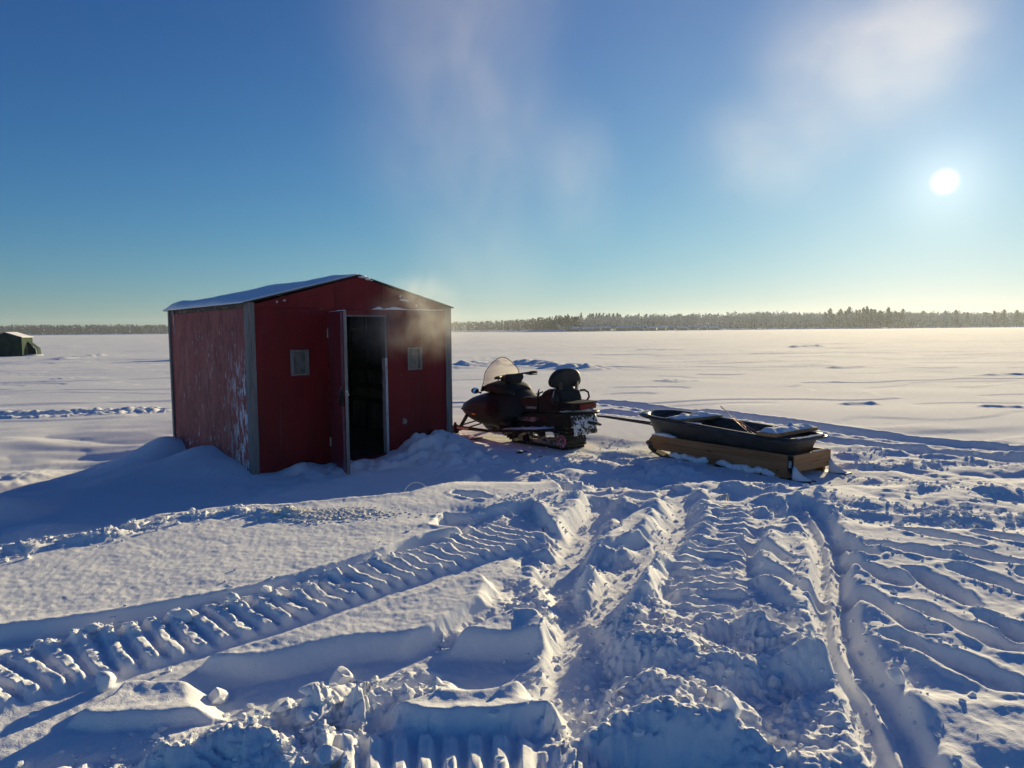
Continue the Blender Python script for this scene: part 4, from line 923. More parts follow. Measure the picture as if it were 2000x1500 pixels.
# ---------------------------------------------------------------- wooden sled, black tub on it, seat planks, wires
SLED_O, SLED_A = (2.96, 7.52), R_(125.7)
def build_sled():
    rt = empty('wooden_sled', (*SLED_O, 0), SLED_A, 'homemade lumber cargo sled frame on snow-caked black skis, behind the snowmobile', 'sled')
    def nd(n): return n
    # side boards, tilted ends
    for y0, y1 in ((-.04,0),(-.74,-.70)):
        s = MB(); s.prism([(.0,.10),(0,.282),(1.97,.282),(2.04,.20),(1.93,.085),(1.86,.10)], 'y', y0, y1); s.build('side_board', LUMBER, rt, bevel=.003)
    e = MB(); e.box(-.042,-.742,.098,-.002,.002,.284); e.build('end_board', PLANK, rt, bevel=.003)
    f = MB(); f.box(1.84,-.698,.12,1.88,-.042,.27); f.build('end_board', PLANK, rt, bevel=.003)
    for yb in (0, -.74):
        fb = MB(); fb.bar((2.06,yb,.185),(1.93,yb,.07),.045,.03,up=(0,1,0)); fb.build('nose_block', OLDWOOD, rt)
    dk = MB()
    for x in (.1,.55,1.0,1.45,1.75): dk.box(x,-.698,.105,x+.14,-.042,.125)
    dk.build('deck_slat', PLANK, rt)
    for y in (-.02,-.72):
        for x0, x1, zt in ((.02,.26,.10),(.93,1.15,.10),(1.50,1.66,.10)):
            b = MB(); b.box(x0,y-.028,.035,x1,y+.022,zt-.001); b.build('riser_block', LUMBER, rt, bevel=.003)
        r = MB(); pr = [(-.27,.018),(-.10,.004),(.2,.0),(1.3,.0),(1.75,.012),(1.92,.06),(2.0,.11)]
        r.loft([[(x,y-.06,z),(x,y+.06,z),(x,y+.06,z+.030),(x,y-.06,z+.030)] for x, z in pr]); ro = r.build('runner', RUNNER, rt)
        sn = MB()   # snow caked between runner and board, flaring out behind
        secs = []
        for x, zt, wd in ((-.285,.035,.055),(-.24,.055,.06),(-.16,.085,.062),(-.10,.13,.058),(-.055,.185,.045),(-.045,.20,.03)):
            secs.append([(x,y-wd,.024),(x,y+wd,.024),(x,y+wd*.75,zt*.7),(x,y,zt),(x,y-wd*.75,zt*.7)])
        sn.loft(secs); sn.build('packed_snow', SNOW, ro, smooth=True)
        for lo_, hi_ in ((0, 7), (9, 15)):
            sn = MB()
            for i in range(lo_, hi_):
                sn.blob((.28+.095*i, y+.012, .060+.012*math.sin(i*2.3)), (.085,.050,.040), seed=90+i, sub=2)
            sn.build('packed_snow', SNOW, ro, smooth=True)
    # black corner bracket with a worn white mark
    cb = MB(); cb.box(-.0445,.0005,.10,.012,.005,.28); cb.box(-.0455,-.02,.10,-.0435,.004,.28); cbo = cb.build('corner_bracket', BLACKPL, rt)
    mk = MB()
    for a, b in (((-.030,.222),(-.004,.222)),((-.030,.222),(-.030,.175)),((-.030,.200),(-.006,.200)),((-.006,.222),(-.006,.168)),((-.030,.178),(-.012,.160)),((-.018,.196),(-.004,.160)),((-.030,.160),(-.002,.158))):
        mk.bar((a[0],.0062,a[1]),(b[0],.0062,b[1]),.007,.0014,up=(0,1,0))
    mk.build('worn_mark', WHITE, cbo)
    tb = MB()
    for y in (-.30,-.44): tb.tube([(1.88,y,.275),(2.3,y*.95-.02,.36),(3.2,-.33+(y+.37)*.4,.375),(3.52,-.31,.365)], .012, 8)
    tb.bar((3.45,-.33,.352),(3.58,-.30,.372),.05,.02); tb.build('tow_bar', BLACKMETAL, rt)
    sl = MB(); secs = []
    for i in range(10):
        x = 2.0-.40*i/9; hh = .004+.03*math.sin(math.pi*i/9)
        secs.append([(x,-.075,.283),(x,-.003,.283),(x,-.012,.283+hh),(x,-.06,.283+hh*1.1)])
    sl.loft(secs); sl.build('board_snow', SNOW, rt, smooth=True)
    es = MB()
    for i in range(8): es.blob((-.022,-.42-.04*i,.288),(.018,.03,.008),seed=120+i,sub=1)
    es.build('end_snow', SNOW, rt, smooth=True)
    # ------------------------------------------------ tub
    tub = empty('sled_tub', (*SLED_O, 0), SLED_A, 'black plastic ice-fishing tub sled sitting in the lumber frame', 'tub')
    def ring(inset, z0, zf, x0=-.04, x1=2.36, y0=.025, y1=-.765, n=10):
        """rounded rectangle: tight rear corners, wide bow"""
        a0, a1, b0, b1 = x0+inset*1.0, x1-inset*1.2, y0-inset, y1+inset
        rr, rf_ = .17, .36; pts = []
        def z(x): return z0+zf*float(sm(.9, 2.4, np.array(x)))+.012*float(sm(.6, -.1, np.array(x)))
        for cx, cy, r, s in ((a1-rf_,b0-rf_*.92,rf_,0),(a0+rr,b0-rr,rr,1),(a0+rr,b1+rr,rr,2),(a1-rf_,b1+rf_*.92,rf_,3)):
            for k in range(n+1):
                a = math.pi/2*(s+k/n)
                ry = r*.92 if s in (0,3) else r
                x, y = cx+r*math.cos(a), cy+ry*math.sin(a); pts.append((x, y, z(x)))
        return pts
    def dense(p, m=3):
        out = []
        for i in range(len(p)):
            a = Vector(p[i]); b = Vector(p[(i+1) % len(p)])
            k = m if (a-b).length > .2 else 1
            for j in range(k*2 if k > 1 else 1): 
                q = a.lerp(b, j/(k*2 if k > 1 else 1)); out.append(q)
        return out
    def rz(p):  # rim height follows the bow
        return p
    shell = [ring(.16,.135,.10),ring(.13,.17,.10),ring(.085,.34,.10),ring(.055,.42,.10),ring(.05,.435,.10),ring(.012,.437,.10),ring(.0,.428,.10),ring(-.006,.405,.10),ring(-.001,.403,.10),ring(.004,.43,.10),ring(.016,.445,.10),ring(.06,.446,.10),ring(.075,.43,.10),ring(.10,.34,.10),ring(.145,.18,.10),ring(.175,.150,.10)]
    t = MB(); t.loft(shell); t.build('tub_shell', TUB, tub, sharp=60)
    rb = MB(); rb.tube(ring(-.003,.416,.10), .012, 6, closed=True); rb.tube(ring(.058,.40,.10), .008, 6, closed=True); rb.build('rim', TUB, tub, smooth=True)
    fs = MB()
    for i in range(16):
        y = -.12-.035*i; fs.blob((-.022+.006*math.sin(i), y, .462), (.026,.028,.008), seed=140+i, sub=1)
    fs.build('rim_snow', SNOW, tub, smooth=True)
    bs = MB()
    for i in range(9): bs.blob((1.36+.03*i,-.16-.03*math.sin(i),.47),(.05,.05,.014),seed=160+i,sub=1)
    bs.build('inner_snow', SNOW, tub, smooth=True)
    # ------------------------------------------------ planks
    for (x0, z0, dz, yn, yf, rot, lab) in ((1.50,.482,.0,.005,-.80,-3,'snow-covered lumber seat plank across the front of the black tub'),(.16,.462,.0,.02,-.84,2,'snow-covered lumber seat plank across the rear of the black tub')):
        ang = SLED_A; c, s = math.cos(ang), math.sin(ang)
        cx, cy = x0+.125, -.40
        p = empty('seat_plank', (SLED_O[0]+cx*c-cy*s, SLED_O[1]+cx*s+cy*c, z0), ang+R_(rot), lab, 'plank', 'snowy seat planks on the tub')
        hl = (yn-yf)/2
        b = MB(); b.box(-.125,-hl,0,.125,hl,.040); b.build('plank', PLANK, p, bevel=.003)
        n1, n2 = 30, 10; vs = []; fs_ = []
        for i in range(n1+1):
            for j in range(n2+1):
                u, v = i/n1, j/n2; y = hl-.02-(2*hl-.04)*u; x = -.118+.236*v
                ed = min(1, 7*u, 7*(1-u))**.6*min(1, 5*v, 5*(1-v))**.6
                hgt = .0415+ed*(.030+.022*float(fbm(np.array([y*1.0+x0*9]),np.array([x]),.16,3,33)[0])+.012*float(fbm(np.array([y+x0*5]),np.array([x]),.05,2,35)[0]))
                vs.append((x, y, max(hgt, .0412)))
        for i in range(n1):
            for j in range(n2): a = i*(n2+1)+j; fs_.append((a, a+1, a+n2+2, a+n2+1))
        q = MB(); q.add(vs, fs_); q.build('snow_cap', SNOW, p, smooth=True)
    wr = empty('bent_wire', (*SLED_O, 0), SLED_A, 'thin copper-coloured wires leaning out of the black tub', 'wire')
    w = MB(); w.tube([(.48,-.33,.30),(.66,-.20,.48),(.93,-.05,.735),(.95,-.06,.738),(.94,-.07,.715),(.66,-.28,.47),(.42,-.43,.28)], .0024, 6); w.tube([(.55,-.30,.30),(.70,-.20,.47),(.94,-.055,.72)], .0024, 6); w.build('wire', COPPER, wr, smooth=True)
    return rt
build_sled()

# ---------------------------------------------------------------- pail with its bail sticking up behind the snow ledge
bx_, by_ = glift(804, 966, .08)
by_ += .42; bx_ -= .02
zz = hz(bx_, by_)
pl = empty('buried_pail', (bx_, by_, zz), 0, 'pale pail sunk in the snow with its thin wire handle standing up', 'pail')
b = MB(); pr = [(.118,-.10),(.122,.035),(.128,.037),(.128,.047),(.120,.047),(.114,.030),(.0,.028)]
b.loft([[(r*math.cos(a), r*math.sin(a), z) for a in np.linspace(0, 2*math.pi, 29)[:-1]] for r, z in pr]); b.build('pail_rim', PAIL, pl, sharp=40)
h = MB(); h.tube([(-.122*math.cos(a), .02*math.sin(a), .035+.165*math.sin(a)) for a in np.linspace(0, math.pi, 24)], .0032, 6); h.build('bail_handle', WIRE, pl, smooth=True)

# ---------------------------------------------------------------- loose lumps and crumbs of snow
def clod(px, py, r, label, sq=.8, seed=0, z=.03, group=None):
    x, y = glift(px, py, z); o = empty('snow_lump', (x, y, hz(x, y)+r*.45), 0)
    bpy.data.objects.remove(o)
    mb = MB(); mb.blob((0,0,0), (r*1.15, r*.95, r*sq), seed=seed, sub=4, amp=.30, facet=.70)
    ob = mb.build('snow_lump', SNOW, None, smooth=True); ob.location = (x, y, hz(x, y)+r*.45); ob.rotation_euler = (0, .2, seed)
    return tag(ob, label, 'snow lump', group)
clod(668, 1328, .052, 'round ball of snow sitting in the shadowed trench, left of centre', .95, 3, .0, None)
clod(207, 1338, .045, 'upright block of snow beside the bars of the tread track at left', 1.25, 5)
clod(425, 1350, .05, 'squat snow lump on the edge of the low slab at lower left', .7, 8)
clod(1425, 1430, .042, 'pointed chunk of snow standing alone at bottom right of centre', 1.3, 11)
clod(1512, 1318, .036, 'rounded snow chunk in the shadowed hollow right of centre', .9, 14)
clod(935, 1002, .06, 'snow block lying on the ledge in front of the right wall drift', .6, 19, .1) if False else None
clod(925, 935, .11, 'large shaded block of snow by the ledge in front of the snowmobile', .75, 21, .0)
clod(1750, 1325, .04, 'snow lump on the right rim of the long ski groove', .8, 24)
G_ = 'small broken lumps of snow along the berm'
for i, (px, py, r) in enumerate(((72,1246,.03),(180,1232,.04),(342,1204,.035),(360,1205,.05),(455,1178,.035),(520,1160,.03),(612,1140,.04),(735,1098,.035),(540,1345,.04),(560,1340,.035),(612,1370,.04),(640,1470,.045),(600,1400,.05),(555,1380,.03),(470,1000,.03),(375,1005,.03))):
    clod(px, py, r, 'small rounded snow lump broken off beside the tread track or ledge', .7, 40+i, .07, G_)
def crumbs():
    rnd = np.random.RandomState(5); mb_v = []; mb_f = []
    bm = bmesh.new(); bmesh.ops.create_icosphere(bm, subdivisions=1, radius=1); bv = np.array([v.co[:] for v in bm.verts]); bf = np.array([[v.index for v in f.verts] for f in bm.faces]); bm.free()
    P = []
    def along(pts, n, w, r0, r1):
        pts = np.array(pts); k = rnd.randint(0, len(pts)-1, n); t = rnd.rand(n, 1); q = pts[k]*(1-t)+pts[k+1]*t+rnd.normal(0, w, (n, 2))
        rr = r0+(r1-r0)*rnd.rand(n)**3
        P.extend(zip(q[:,0], q[:,1], rr))
    along(BERM1, 350, .07, .003, .018); along(RUBBLE1, 450, .11, .003, .019); along(RUBBLE2, 150, .09, .003, .019); along(LEDGE_RUB, 450, .12, .003, .019)
    along(SKI1, 450, .16, .003, .017); along(SKI2, 300, .13, .003, .015); along(SKI3, 350, .14, .003, .018); along(TRACK3, 450, .3, .003, .018); along(TRACK1, 175, .2, .003, .016)
    along(WL([(1000,900),(1150,890),(1280,920),(1450,960)], .02), 700, .45, .003, .020); along(WL([(1240,1350),(1400,1300),(1560,1360)], .02), 300, .3, .003, .02)
    for pts, w, h in RIDGES[:5]: along(pts, 175, .15, .005, .03)
    for p, q in FOOT_W: along([p, q], 45, .09, .003, .012)
    along(WL([(940,1010),(1010,985),(1100,965)], .08), 300, .12, .003, .019)
    P = np.array(P); n = len(P); z = snow_height(P[:,0], P[:,1])
    sc = P[:,2][:,None,None]*(.55+.8*rnd.rand(n, len(bv), 1))*np.array([1.15,1.0,.7])
    V = bv[None]*sc+np.stack([P[:,0], P[:,1], z+P[:,2]*.35], 1)[:,None,:]
    F = bf[None]+(np.arange(n)*len(bv))[:,None,None]
    me = bpy.data.meshes.new('snow_crumbs'); me.from_pydata(V.reshape(-1,3).tolist(), [], F.reshape(-1,3).tolist()); me.materials.append(SNOW)
    o = bpy.data.objects.new('snow_crumbs', me); COL.objects.link(o); tag(o, 'loose crumbs of snow scattered along the tracks', 'snow crumbs', kind='stuff')
    # yellowish slush thrown out of the fishing hole
    n = 1500; th = rnd.rand(n)*6.28; rad = np.abs(rnd.normal(0, .5, n)); px = SLUSH_C[0]+np.cos(th)*rad*.60+rnd.normal(0,.05,n); py = SLUSH_C[1]+np.sin(th)*rad*.22-.06*rad+rnd.normal(0,.02,n); rr = (.005+.015*rnd.rand(n)**2)*np.clip(1.25-rad*.7, .3, 1)
    z = snow_height(px, py)
    V = bv[None]*(rr[:,None,None]*(.6+.8*rnd.rand(n, len(bv), 1))*np.array([1.5,1.2,.42]))+np.stack([px, py, z+rr*.1], 1)[:,None,:]
    F = bf[None]+(np.arange(n)*len(bv))[:,None,None]
    me = bpy.data.meshes.new('frozen_slush'); me.from_pydata(V.reshape(-1,3).tolist(), [], F.reshape(-1,3).tolist()); me.materials.append(SLUSH)
    o = bpy.data.objects.new('frozen_slush', me); COL.objects.link(o); tag(o, 'yellowish frozen slush dumped on the smooth ledge in front of the shack', 'slush', kind='stuff')
crumbs()
for i, (px, py, r, lab) in enumerate(((1014,885,.035,'dark scrap of bark on the shaded snow by the snowmobile, the larger of two'),(1026,883,.025,'dark scrap of bark on the shaded snow by the snowmobile, the smaller of two'),(1064,896,.045,'flat dark scrap lying on the snow behind the snowmobile'))):
    x, y = ground(px, py, .02); mb = MB(); mb.blob((0,0,0), (r*1.5, r*.8, r*.28), seed=200+i, sub=2, amp=.5); o = mb.build('bark_scrap', DEBRIS); o.location = (x, y, hz(x, y)+.006); tag(o, lab, 'bark scrap')
# ---------------------------------------------------------------- the far shore: trees, cottages, woods
def polar(px, d):
    a = azim(px); return d*math.sin(a), d*math.cos(a)
def far_z(x, y):
    d = math.hypot(x, y); s = float(shore_dist(math.atan2(x, y))); q = d-s
    return (1.6*float(sm(0, 25, np.array(q)))+9*float(sm(60, 700, np.array(q)))) if q > 0 else 0.0
def quad(mb, c, s, rnd, el=1.0):
    n = Vector((rnd.gauss(0,1), rnd.gauss(0,1), rnd.gauss(0,.6))).normalized(); u = n.orthogonal().normalized(); v = n.cross(u)
    a = rnd.uniform(0, 6.28); u, v = u*math.cos(a)+v*math.sin(a), v*math.cos(a)-u*math.sin(a)
    c = Vector(c); mb.add([c-u*s*el-v*s*.5, c+u*s*el-v*s*.4, c+u*s*.7*el+v*s*.6, c-u*s*.6*el+v*s*.5], [(0,1,2,3)])
def pine_proto(seed, h):
    rnd = random.Random(seed); rt = empty('pine_tree', (0,0,-50))
    t = MB(); t.tube([(0,0,-.5),(rnd.uniform(-.1,.1),0,h*.5),(rnd.uniform(-.2,.2),.1,h*.97)], [.32,.22,.04], 6); t.build('trunk', BARK, rt)
    c = MB(); z = h*rnd.uniform(.22,.34)
    while z < h:
        k = 1-(z/h); rad = h*.34*(min(k*1.25,1)**.7)*rnd.uniform(.45,1.2)+.35
        for i in range(rnd.randint(4,6)):
            a = rnd.uniform(0, 6.28); L = rad*rnd.uniform(.6,1.15)
            for s in range(6):
                q = (s+.6)/6; quad(c, (math.cos(a)*L*q+rnd.gauss(0,.15), math.sin(a)*L*q+rnd.gauss(0,.15), z-.10*L*q+.12*L*q*q+rnd.gauss(0,.12)), rnd.uniform(.34,.68)*(h/18), rnd, 1.5)
        z += h*rnd.uniform(.035,.06)
    c.build('crown', PINE, rt); return rt
def frost_proto(seed, h, spread=.42, bush=False):
    rnd = random.Random(seed); rt = empty('frosted_tree', (0,0,-50)); t = MB(); c = MB()
    base = h*(.08 if bush else .3)
    t.tube([(0,0,-.5),(rnd.uniform(-.2,.2),0,base),(rnd.uniform(-.4,.4),.1,h*.75)], [.26,.2,.07], 6)
    for i in range(13 if bush else 10):
        a = rnd.uniform(0, 6.28); z0 = base*rnd.uniform(.6,1.3)+h*.25*rnd.random(); L = h*spread*rnd.uniform(.6,1.1); up = h*rnd.uniform(.25,.6)
        p0 = Vector((0,0,z0)); p1 = p0+Vector((math.cos(a)*L*.5, math.sin(a)*L*.5, up*.55)); p2 = p0+Vector((math.cos(a)*L, math.sin(a)*L, min(up, h-z0)))
        t.tube([p0,p1,p2], [.10,.06,.025], 4)
        for k in range(46):
            q = rnd.uniform(.3,1.08); p = p0.lerp(p1, q*2) if q < .5 else p1.lerp(p2, q*2-1)
            quad(c, p+Vector((rnd.gauss(0,h*.05), rnd.gauss(0,h*.05), rnd.gauss(0,h*.05))), rnd.uniform(.10,.26)*(h/12), rnd, 2.0)
    t.build('trunk', BARK, rt); c.build('crown', FROST, rt); return rt
PN = [pine_proto(s, 20) for s in (1,2,3,4)]; FR = [frost_proto(s, 13) for s in (11,12,13,14,15)]
def place(proto, px, d, sc, lab, cat, grp, used=set()):
    o = proto if proto.name not in used else copy_tree(proto); used.add(proto.name)
    x, y = polar(px, d); o.location = (x, y, far_z(x, y)-.2); o.rotation_euler = (0,0,random.uniform(0,6.28)); o.scale = (sc*random.uniform(.9,1.1),)*2+(sc,)
    return tag(o, lab, cat, grp)
lone = frost_proto(33, 6.6, .62, True); x, y = polar(1098, 462); lone.location = (x, y, far_z(x, y)-.1)
tag(lone, 'lone wide frost-covered bare tree on the shoreline at the left end of the cottages', 'tree')
rnd = random.Random(21)
GP, GF, GM = 'tall dark pines on the far right shore', 'frost-covered bare trees along the far shore', 'dark pines on the low hill behind the cottages'
for px in [1612,1618,1627,1634,1641,1649,1656,1663,1671,1679,1686,1693,1700,1707,1714,1720,1733,1740,1748,1755,1762,1640,1655,1690,1702,1738]:
    place(rnd.choice(PN), px+rnd.uniform(-2,2), rnd.uniform(770,850), rnd.uniform(.70,1.0)*(1.08 if 1650 < px < 1720 else 1), 'tall dark pine standing in the tight cluster on the far right shore', 'tree', GP)
for px in [1802,1812,1846,1868,1885,1925,1940,1958,1985,2010]:
    place(rnd.choice(PN), px+rnd.uniform(-3,3), rnd.uniform(880,980), rnd.uniform(.66,.92), 'scattered pine rising over bare trees at the far right end of the shore', 'tree', 'scattered pines at the far right end of the shore')
for px in [1148,1152,1157,1160,1165,1169,1172,1176,1180,1184,1190,1196,1208,1213,1135,1262]:
    place(rnd.choice(PN), px+rnd.uniform(-2,2), rnd.uniform(690,760), rnd.uniform(.62,.78), 'dark pine on the low rise behind the row of lakeside cottages', 'tree', GM)
for i in range(170):
    px = 1118+rnd.random()**.95*900
    s = float(shore_dist(azim(px))); d = s+rnd.uniform(14, 120)
    k = .60+.42*float(np.interp(px, [1100,1250,1400,1500,1600,2000],[.0,.4,.85,1.1,1.0,1.15]))
    place(rnd.choice(FR), px, d, k*rnd.uniform(.85,1.2), 'frost-covered bare tree in the row along the far shore', 'tree', GF)
# cottages
def cottage_proto(seed):
    rr = random.Random(seed); rt = empty('cottage', (0,0,-60)); w, dd, h, ha = rr.uniform(5.5,8), 5.5, 2.2, 3.2
    b = MB(); panel(b, 'x', [0,w*.15,w*.28,w*.5,w*.6,w*.75,w*.88,w], [0,.9,2.0,h], [(w*.15,w*.28,.9,2.0),(w*.75,w*.88,.9,2.0),(w*.5,w*.6,0,2.0)], 0, .2)
    b.box(0,.2,0,.2,dd,h); b.box(w-.2,.2,0,w,dd,h); b.box(.2,dd-.2,0,w-.2,dd,h); b.prism([(0,h),(dd,h),(dd/2,ha)], 'x', .02, .2); b.prism([(0,h),(dd,h),(dd/2,ha)], 'x', w-.2, w-.02); b.build('wall', COTTAGE, rt)
    for a, c, z in ((.15,.28,.9),(.75,.88,.9)):
        p = MB(); p.box(w*a,.05,z,w*c,.1,2.0); p.build('window', GLASSDARK, rt)
    p = MB(); p.box(w*.5,.05,0,w*.6,.1,2.0); p.build('door', STUD, rt)
    r = MB(); r.prism([(-.4,h-.1),(dd/2,ha),(dd/2,ha+.16),(-.4,h+.06)], 'x', -.4, w+.4); r.prism([(dd/2,ha),(dd+.4,h-.1),(dd+.4,h+.06),(dd/2,ha+.16)], 'x', -.4, w+.4); r.build('roof', SNOW, rt)
    return rt
CT = [cottage_proto(s) for s in (1,2,3)]
cl = [(1116,'leftmost'),(1138,''),(1155,''),(1177,''),(1203,''),(1222,''),(1242,''),(1262,''),(1284,''),(1304,''),(1324,''),(1346,''),(1366,''),(1386,'rightmost')]
usedc = set()
for i, (px, w) in enumerate(cl):
    p = CT[i % 3]; o = p if p.name not in usedc else copy_tree(p); usedc.add(p.name)
    d = float(shore_dist(azim(px)))+rnd.uniform(3, 14); x, y = polar(px, d); o.location = (x, y, far_z(x, y)-.1); o.rotation_euler = (0,0,-azim(px)+rnd.uniform(-.5,.5))
    tag(o, (w+' of the small dark cottages with snowy roofs along the far shore') if w else 'small dark cottage with a snowy roof in the middle of the shoreline row', 'cottage', 'cottages along the far shore')
# woods that read as one mass
def wood(name, rng, n, hmin, hmax, depth, label, seed, mt, hfun=None):
    r = random.Random(seed); mb = MB()
    for i in range(n):
        px = r.uniform(*rng); s = float(shore_dist(azim(max(min(px, 2600), -600)))); d = s+r.uniform(*depth); x, y = polar(px, d); z0 = far_z(x, y)
        h = r.uniform(hmin, hmax)*(hfun(px) if hfun else 1)
        con = r.random() < .4; w = h*(.20 if con else .32)
        for k in range(15):
            q = r.random(); ww = w*((1-q)*.9+.12) if con else w*math.sin(math.pi*min(.15+q*.85, 1))
            quad(mb, (x+r.gauss(0,.5)*ww, y+r.gauss(0,.5)*ww, z0+h*(.02+.98*q)), r.uniform(.5,1.0)*(h/11), r, 1.2)
    o = mb.build(name, mt); tag(o, label, 'woods', kind='stuff'); return o
wood('far_woods', (-700,330), 3000, 7, 11.5, (4,70), 'long dark band of woods on the far left shore', 5, WOODMASS)
wood('far_woods', (330,1130), 2300, 7, 10.5, (10,110), 'low dark woods across the lake behind the red shack and snowmobile', 6, WOODMASS)
wood('frosted_woods', (1080,2700), 4600, 7.5, 11.5, (60,180), 'pale frosted woods behind the far shore trees', 7, FROST, lambda p: float(np.interp(p, [1080,1250,1500,1700,2000,2700],[.75,1.1,1.4,1.4,1.4,1.4])))
wood('shore_brush', (1110,2700), 2200, 1.5, 4.5, (2,30), 'dark brush along the foot of the far shore', 8, WOODMASS)
# ---------------------------------------------------------------- steam, haze, sky, sun
def volume_mat(name, density, color, aniso, shape, nscale, lo, hi, step=1.0, detail=4, stretch=(1,1,1)):
    """steam: noise wisps inside a soft ellipsoid (object space, domain -1..1)"""
    mt, nt, N, L = nodes(name)
    out = N.new('ShaderNodeOutputMaterial'); pv = N.new('ShaderNodeVolumePrincipled'); L.new(pv.outputs[0], out.inputs['Volume'])
    pv.inputs['Color'].default_value = (*color, 1); pv.inputs['Anisotropy'].default_value = aniso
    fac, _ = noise_fac(nt, tuple(nscale*s for s in stretch), lo, hi, detail, .6, seed=2, dist=.5)
    tot = fac
    tc = N.new('ShaderNodeTexCoord')
    acc = None
    for (c, r, amp) in shape:
        sb = N.new('ShaderNodeVectorMath'); sb.operation = 'SUBTRACT'; L.new(tc.outputs['Object'], sb.inputs[0]); sb.inputs[1].default_value = c
        dv = N.new('ShaderNodeVectorMath'); dv.operation = 'DIVIDE'; L.new(sb.outputs[0], dv.inputs[0]); dv.inputs[1].default_value = r
        ln = N.new('ShaderNodeVectorMath'); ln.operation = 'LENGTH'; L.new(dv.outputs[0], ln.inputs[0])
        mr = N.new('ShaderNodeMapRange'); mr.interpolation_type = 'SMOOTHSTEP'; mr.inputs['From Min'].default_value = 1; mr.inputs['From Max'].default_value = .0; mr.inputs['To Max'].default_value = amp
        L.new(ln.outputs['Value'], mr.inputs['Value'])
        acc = mr.outputs[0] if acc is None else mathn(nt, 'ADD', acc, mr.outputs[0])
    d = mathn(nt, 'MULTIPLY', mathn(nt, 'MULTIPLY', tot, acc), density)
    L.new(d, pv.inputs['Density'])
    mt.cycles.volume_step_rate = step
    return mt
def vol_box(name, c, s, mt, label, cat):
    mb = MB(); mb.box(-s[0],-s[1],-s[2],s[0],s[1],s[2]); o = mb.build(name, mt); o.location = c
    return tag(o, label, cat, kind='stuff')
x_, y_ = shed_xy(2.05, -.32)
vol_box('door_steam', (x_, y_, 1.72), (1.15,.75,.95), volume_mat('door_steam', 1.9, (.93,.96,1.0), .35, [((.0,.0,.05),(.85,.5,.62),1.0),((-.45,-.25,-.05),(.5,.45,.5),.7),((.0,.1,.45),(.6,.45,.34),.6)], 2.4, .38, .74, 1.0, 4), 'pale steam drifting out of the open shack door past the right window', 'steam')
def aim(px, py, d):
    v = cf+CR*(px-1000)/FPX+CU*(750-py)/FPX
    return np.array([0,0,CAM_Z])+v*d
p = aim(930, 240, 15)
vol_box('steam_plume', tuple(p), (4.8,2.4,4.6), volume_mat('steam_plume', .105, (.97,.95,.97), .4, [((-.6,.0,2.6),(3.4,2.2,3.2),1.0),((-.3,.0,-.4),(3.4,2.2,3.2),.95),((2.2,.2,-1.2),(1.3,1.2,2.0),1.2),((.0,0,-3.2),(2.3,1.6,2.0),1.0)], .70, .28, .74, 1.5, 5, (1.1,1,.75)), 'thin plume of steam rising into the sky above the red shack', 'steam')
p = aim(1660, 190, 17)
vol_box('steam_wisp', tuple(p), (4.8,2.2,3.6), volume_mat('steam_wisp', .12, (.99,.94,.95), .45, [((.2,.0,.9),(3.6,2.0,2.8),1.1),((-2.0,.0,-1.2),(2.6,1.8,1.9),1.0),((2.0,0,1.6),(2.4,1.8,2.0),.8)], .55, .28, .74, 1.5, 5, (1,1,1.3)), 'thin wisp of vapour drifting high to the left of the sun', 'steam')
# haze over the lake
hb = MB(); hb.box(-1500,-40,-3,1700,1750,34); ho = hb.build('haze', None or mat('haze', (1,1,1)))
mt, nt, N, L = nodes('lake_haze'); out = N.new('ShaderNodeOutputMaterial'); pv = N.new('ShaderNodeVolumePrincipled'); L.new(pv.outputs[0], out.inputs['Volume'])
pv.inputs['Color'].default_value = (.80,.90,1,1); pv.inputs['Density'].default_value = .00019; pv.inputs['Anisotropy'].default_value = .38
ho.data.materials.clear(); ho.data.materials.append(mt); tag(ho, 'thin winter haze over the frozen lake', 'haze', kind='stuff')

SKY_G, SKY_K, SKY_C = 1.45, (1.08,1.72,2.60), (.70,.98,1.16)
w = bpy.data.worlds.new('World'); S.world = w; w.use_nodes = True; nt = w.node_tree; N, L = nt.nodes, nt.links; N.clear()
out = N.new('ShaderNodeOutputWorld'); bg = N.new('ShaderNodeBackground'); sky = N.new('ShaderNodeTexSky'); sky.sky_type = 'NISHITA'
sky.sun_disc = False; sky.sun_elevation = SUN_EL; sky.sun_rotation = SUN_AZ; sky.altitude = 200; sky.air_density = 1.0; sky.dust_density = .06; sky.ozone_density = 4.0
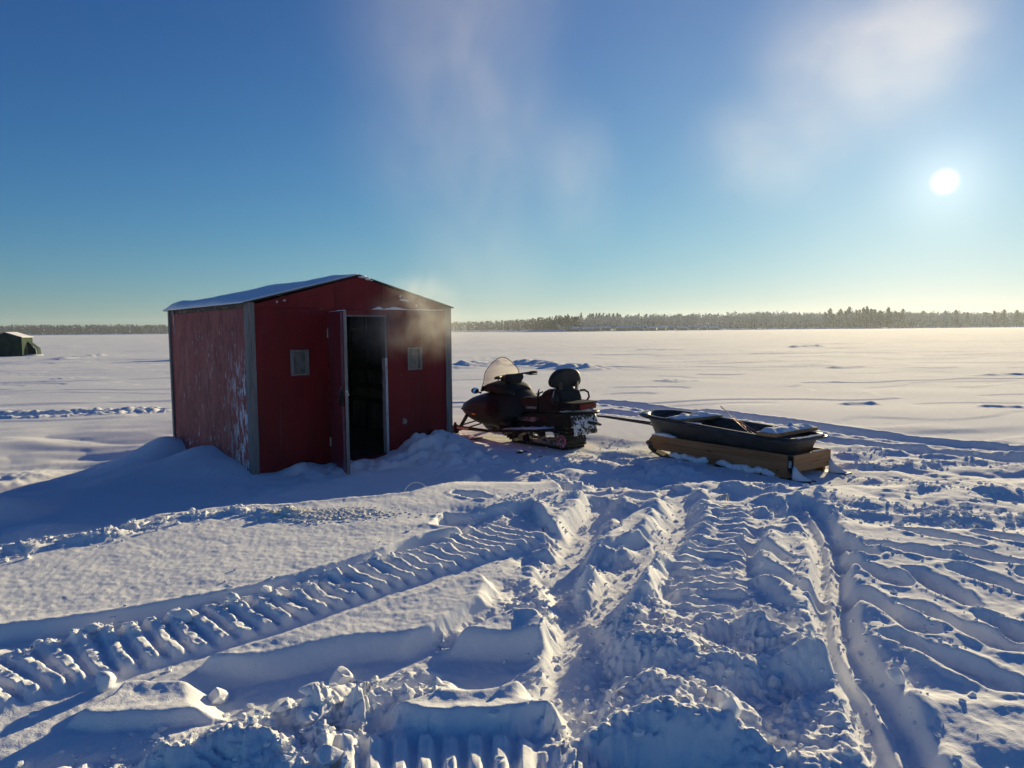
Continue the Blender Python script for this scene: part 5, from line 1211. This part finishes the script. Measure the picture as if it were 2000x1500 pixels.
# deepen the zenith and hold back the horizon, as clear winter air does
def vmath(op, a, b=None):
    n = N.new('ShaderNodeVectorMath'); n.operation = op; L.new(a, n.inputs[0])
    if b is not None:
        if hasattr(b, '__len__'): n.inputs[1].default_value = b
        else: L.new(b, n.inputs[1])
    return n.outputs[0]
k1 = vmath('MULTIPLY', sky.outputs[0], (.1,.1,.1)); gm = N.new('ShaderNodeGamma'); gm.inputs['Gamma'].default_value = SKY_G; L.new(k1, gm.inputs['Color'])
k2 = vmath('MULTIPLY', gm.outputs[0], SKY_K); k3 = vmath('ADD', vmath('MULTIPLY', k2, SKY_C), (1,1,1)); k4 = vmath('DIVIDE', k2, k3)
k5 = vmath('MULTIPLY', k4, (6.8,6.8,6.8))
bg.inputs['Strength'].default_value = .10
L.new(k5, bg.inputs['Color'])
# the sun's own bright disc and aureole, in the sky's direction space
tc = N.new('ShaderNodeTexCoord'); dp = N.new('ShaderNodeVectorMath'); dp.operation = 'DOT_PRODUCT'; L.new(tc.outputs['Generated'], dp.inputs[0]); dp.inputs[1].default_value = SUN_DIR
dot = mathn(nt, 'MAXIMUM', dp.outputs['Value'], 0.0)
def lobe(p, k): return mathn(nt, 'MULTIPLY', mathn(nt, 'POWER', dot, p), k)
sumv = lobe(42000.0, 8.0)
for p_, k_ in ((900.0, .16), (60.0, .10), (7.0, .085)): sumv = mathn(nt, 'ADD', sumv, lobe(p_, k_))
b2 = N.new('ShaderNodeBackground'); b2.inputs['Color'].default_value = (1,.93,.80,1); L.new(sumv, b2.inputs['Strength'])
ad = N.new('ShaderNodeAddShader'); L.new(bg.outputs[0], ad.inputs[0]); L.new(b2.outputs[0], ad.inputs[1]); L.new(ad.outputs[0], out.inputs[0])

sl = bpy.data.lights.new('sun', 'SUN'); sl.energy = 5.0; sl.angle = R_(.53); sl.color = (1,.81,.46)
so = bpy.data.objects.new('sun', sl); COL.objects.link(so); so.rotation_euler = (-SUN_DIR).to_track_quat('-Z', 'Y').to_euler()

S.view_settings.view_transform = 'Standard'; S.view_settings.look = 'None'; S.view_settings.gamma = 1; S.view_settings.exposure = 0.62
S.render.engine = 'CYCLES'
c = S.cycles; c.use_denoising = True; c.max_bounces = 6; c.diffuse_bounces = 3; c.glossy_bounces = 3; c.transmission_bounces = 4; c.transparent_max_bounces = 8; c.volume_bounces = 1
c.use_adaptive_sampling = True; c.adaptive_threshold = .015; c.sample_clamp_indirect = 6.0
c.volume_max_steps = 256
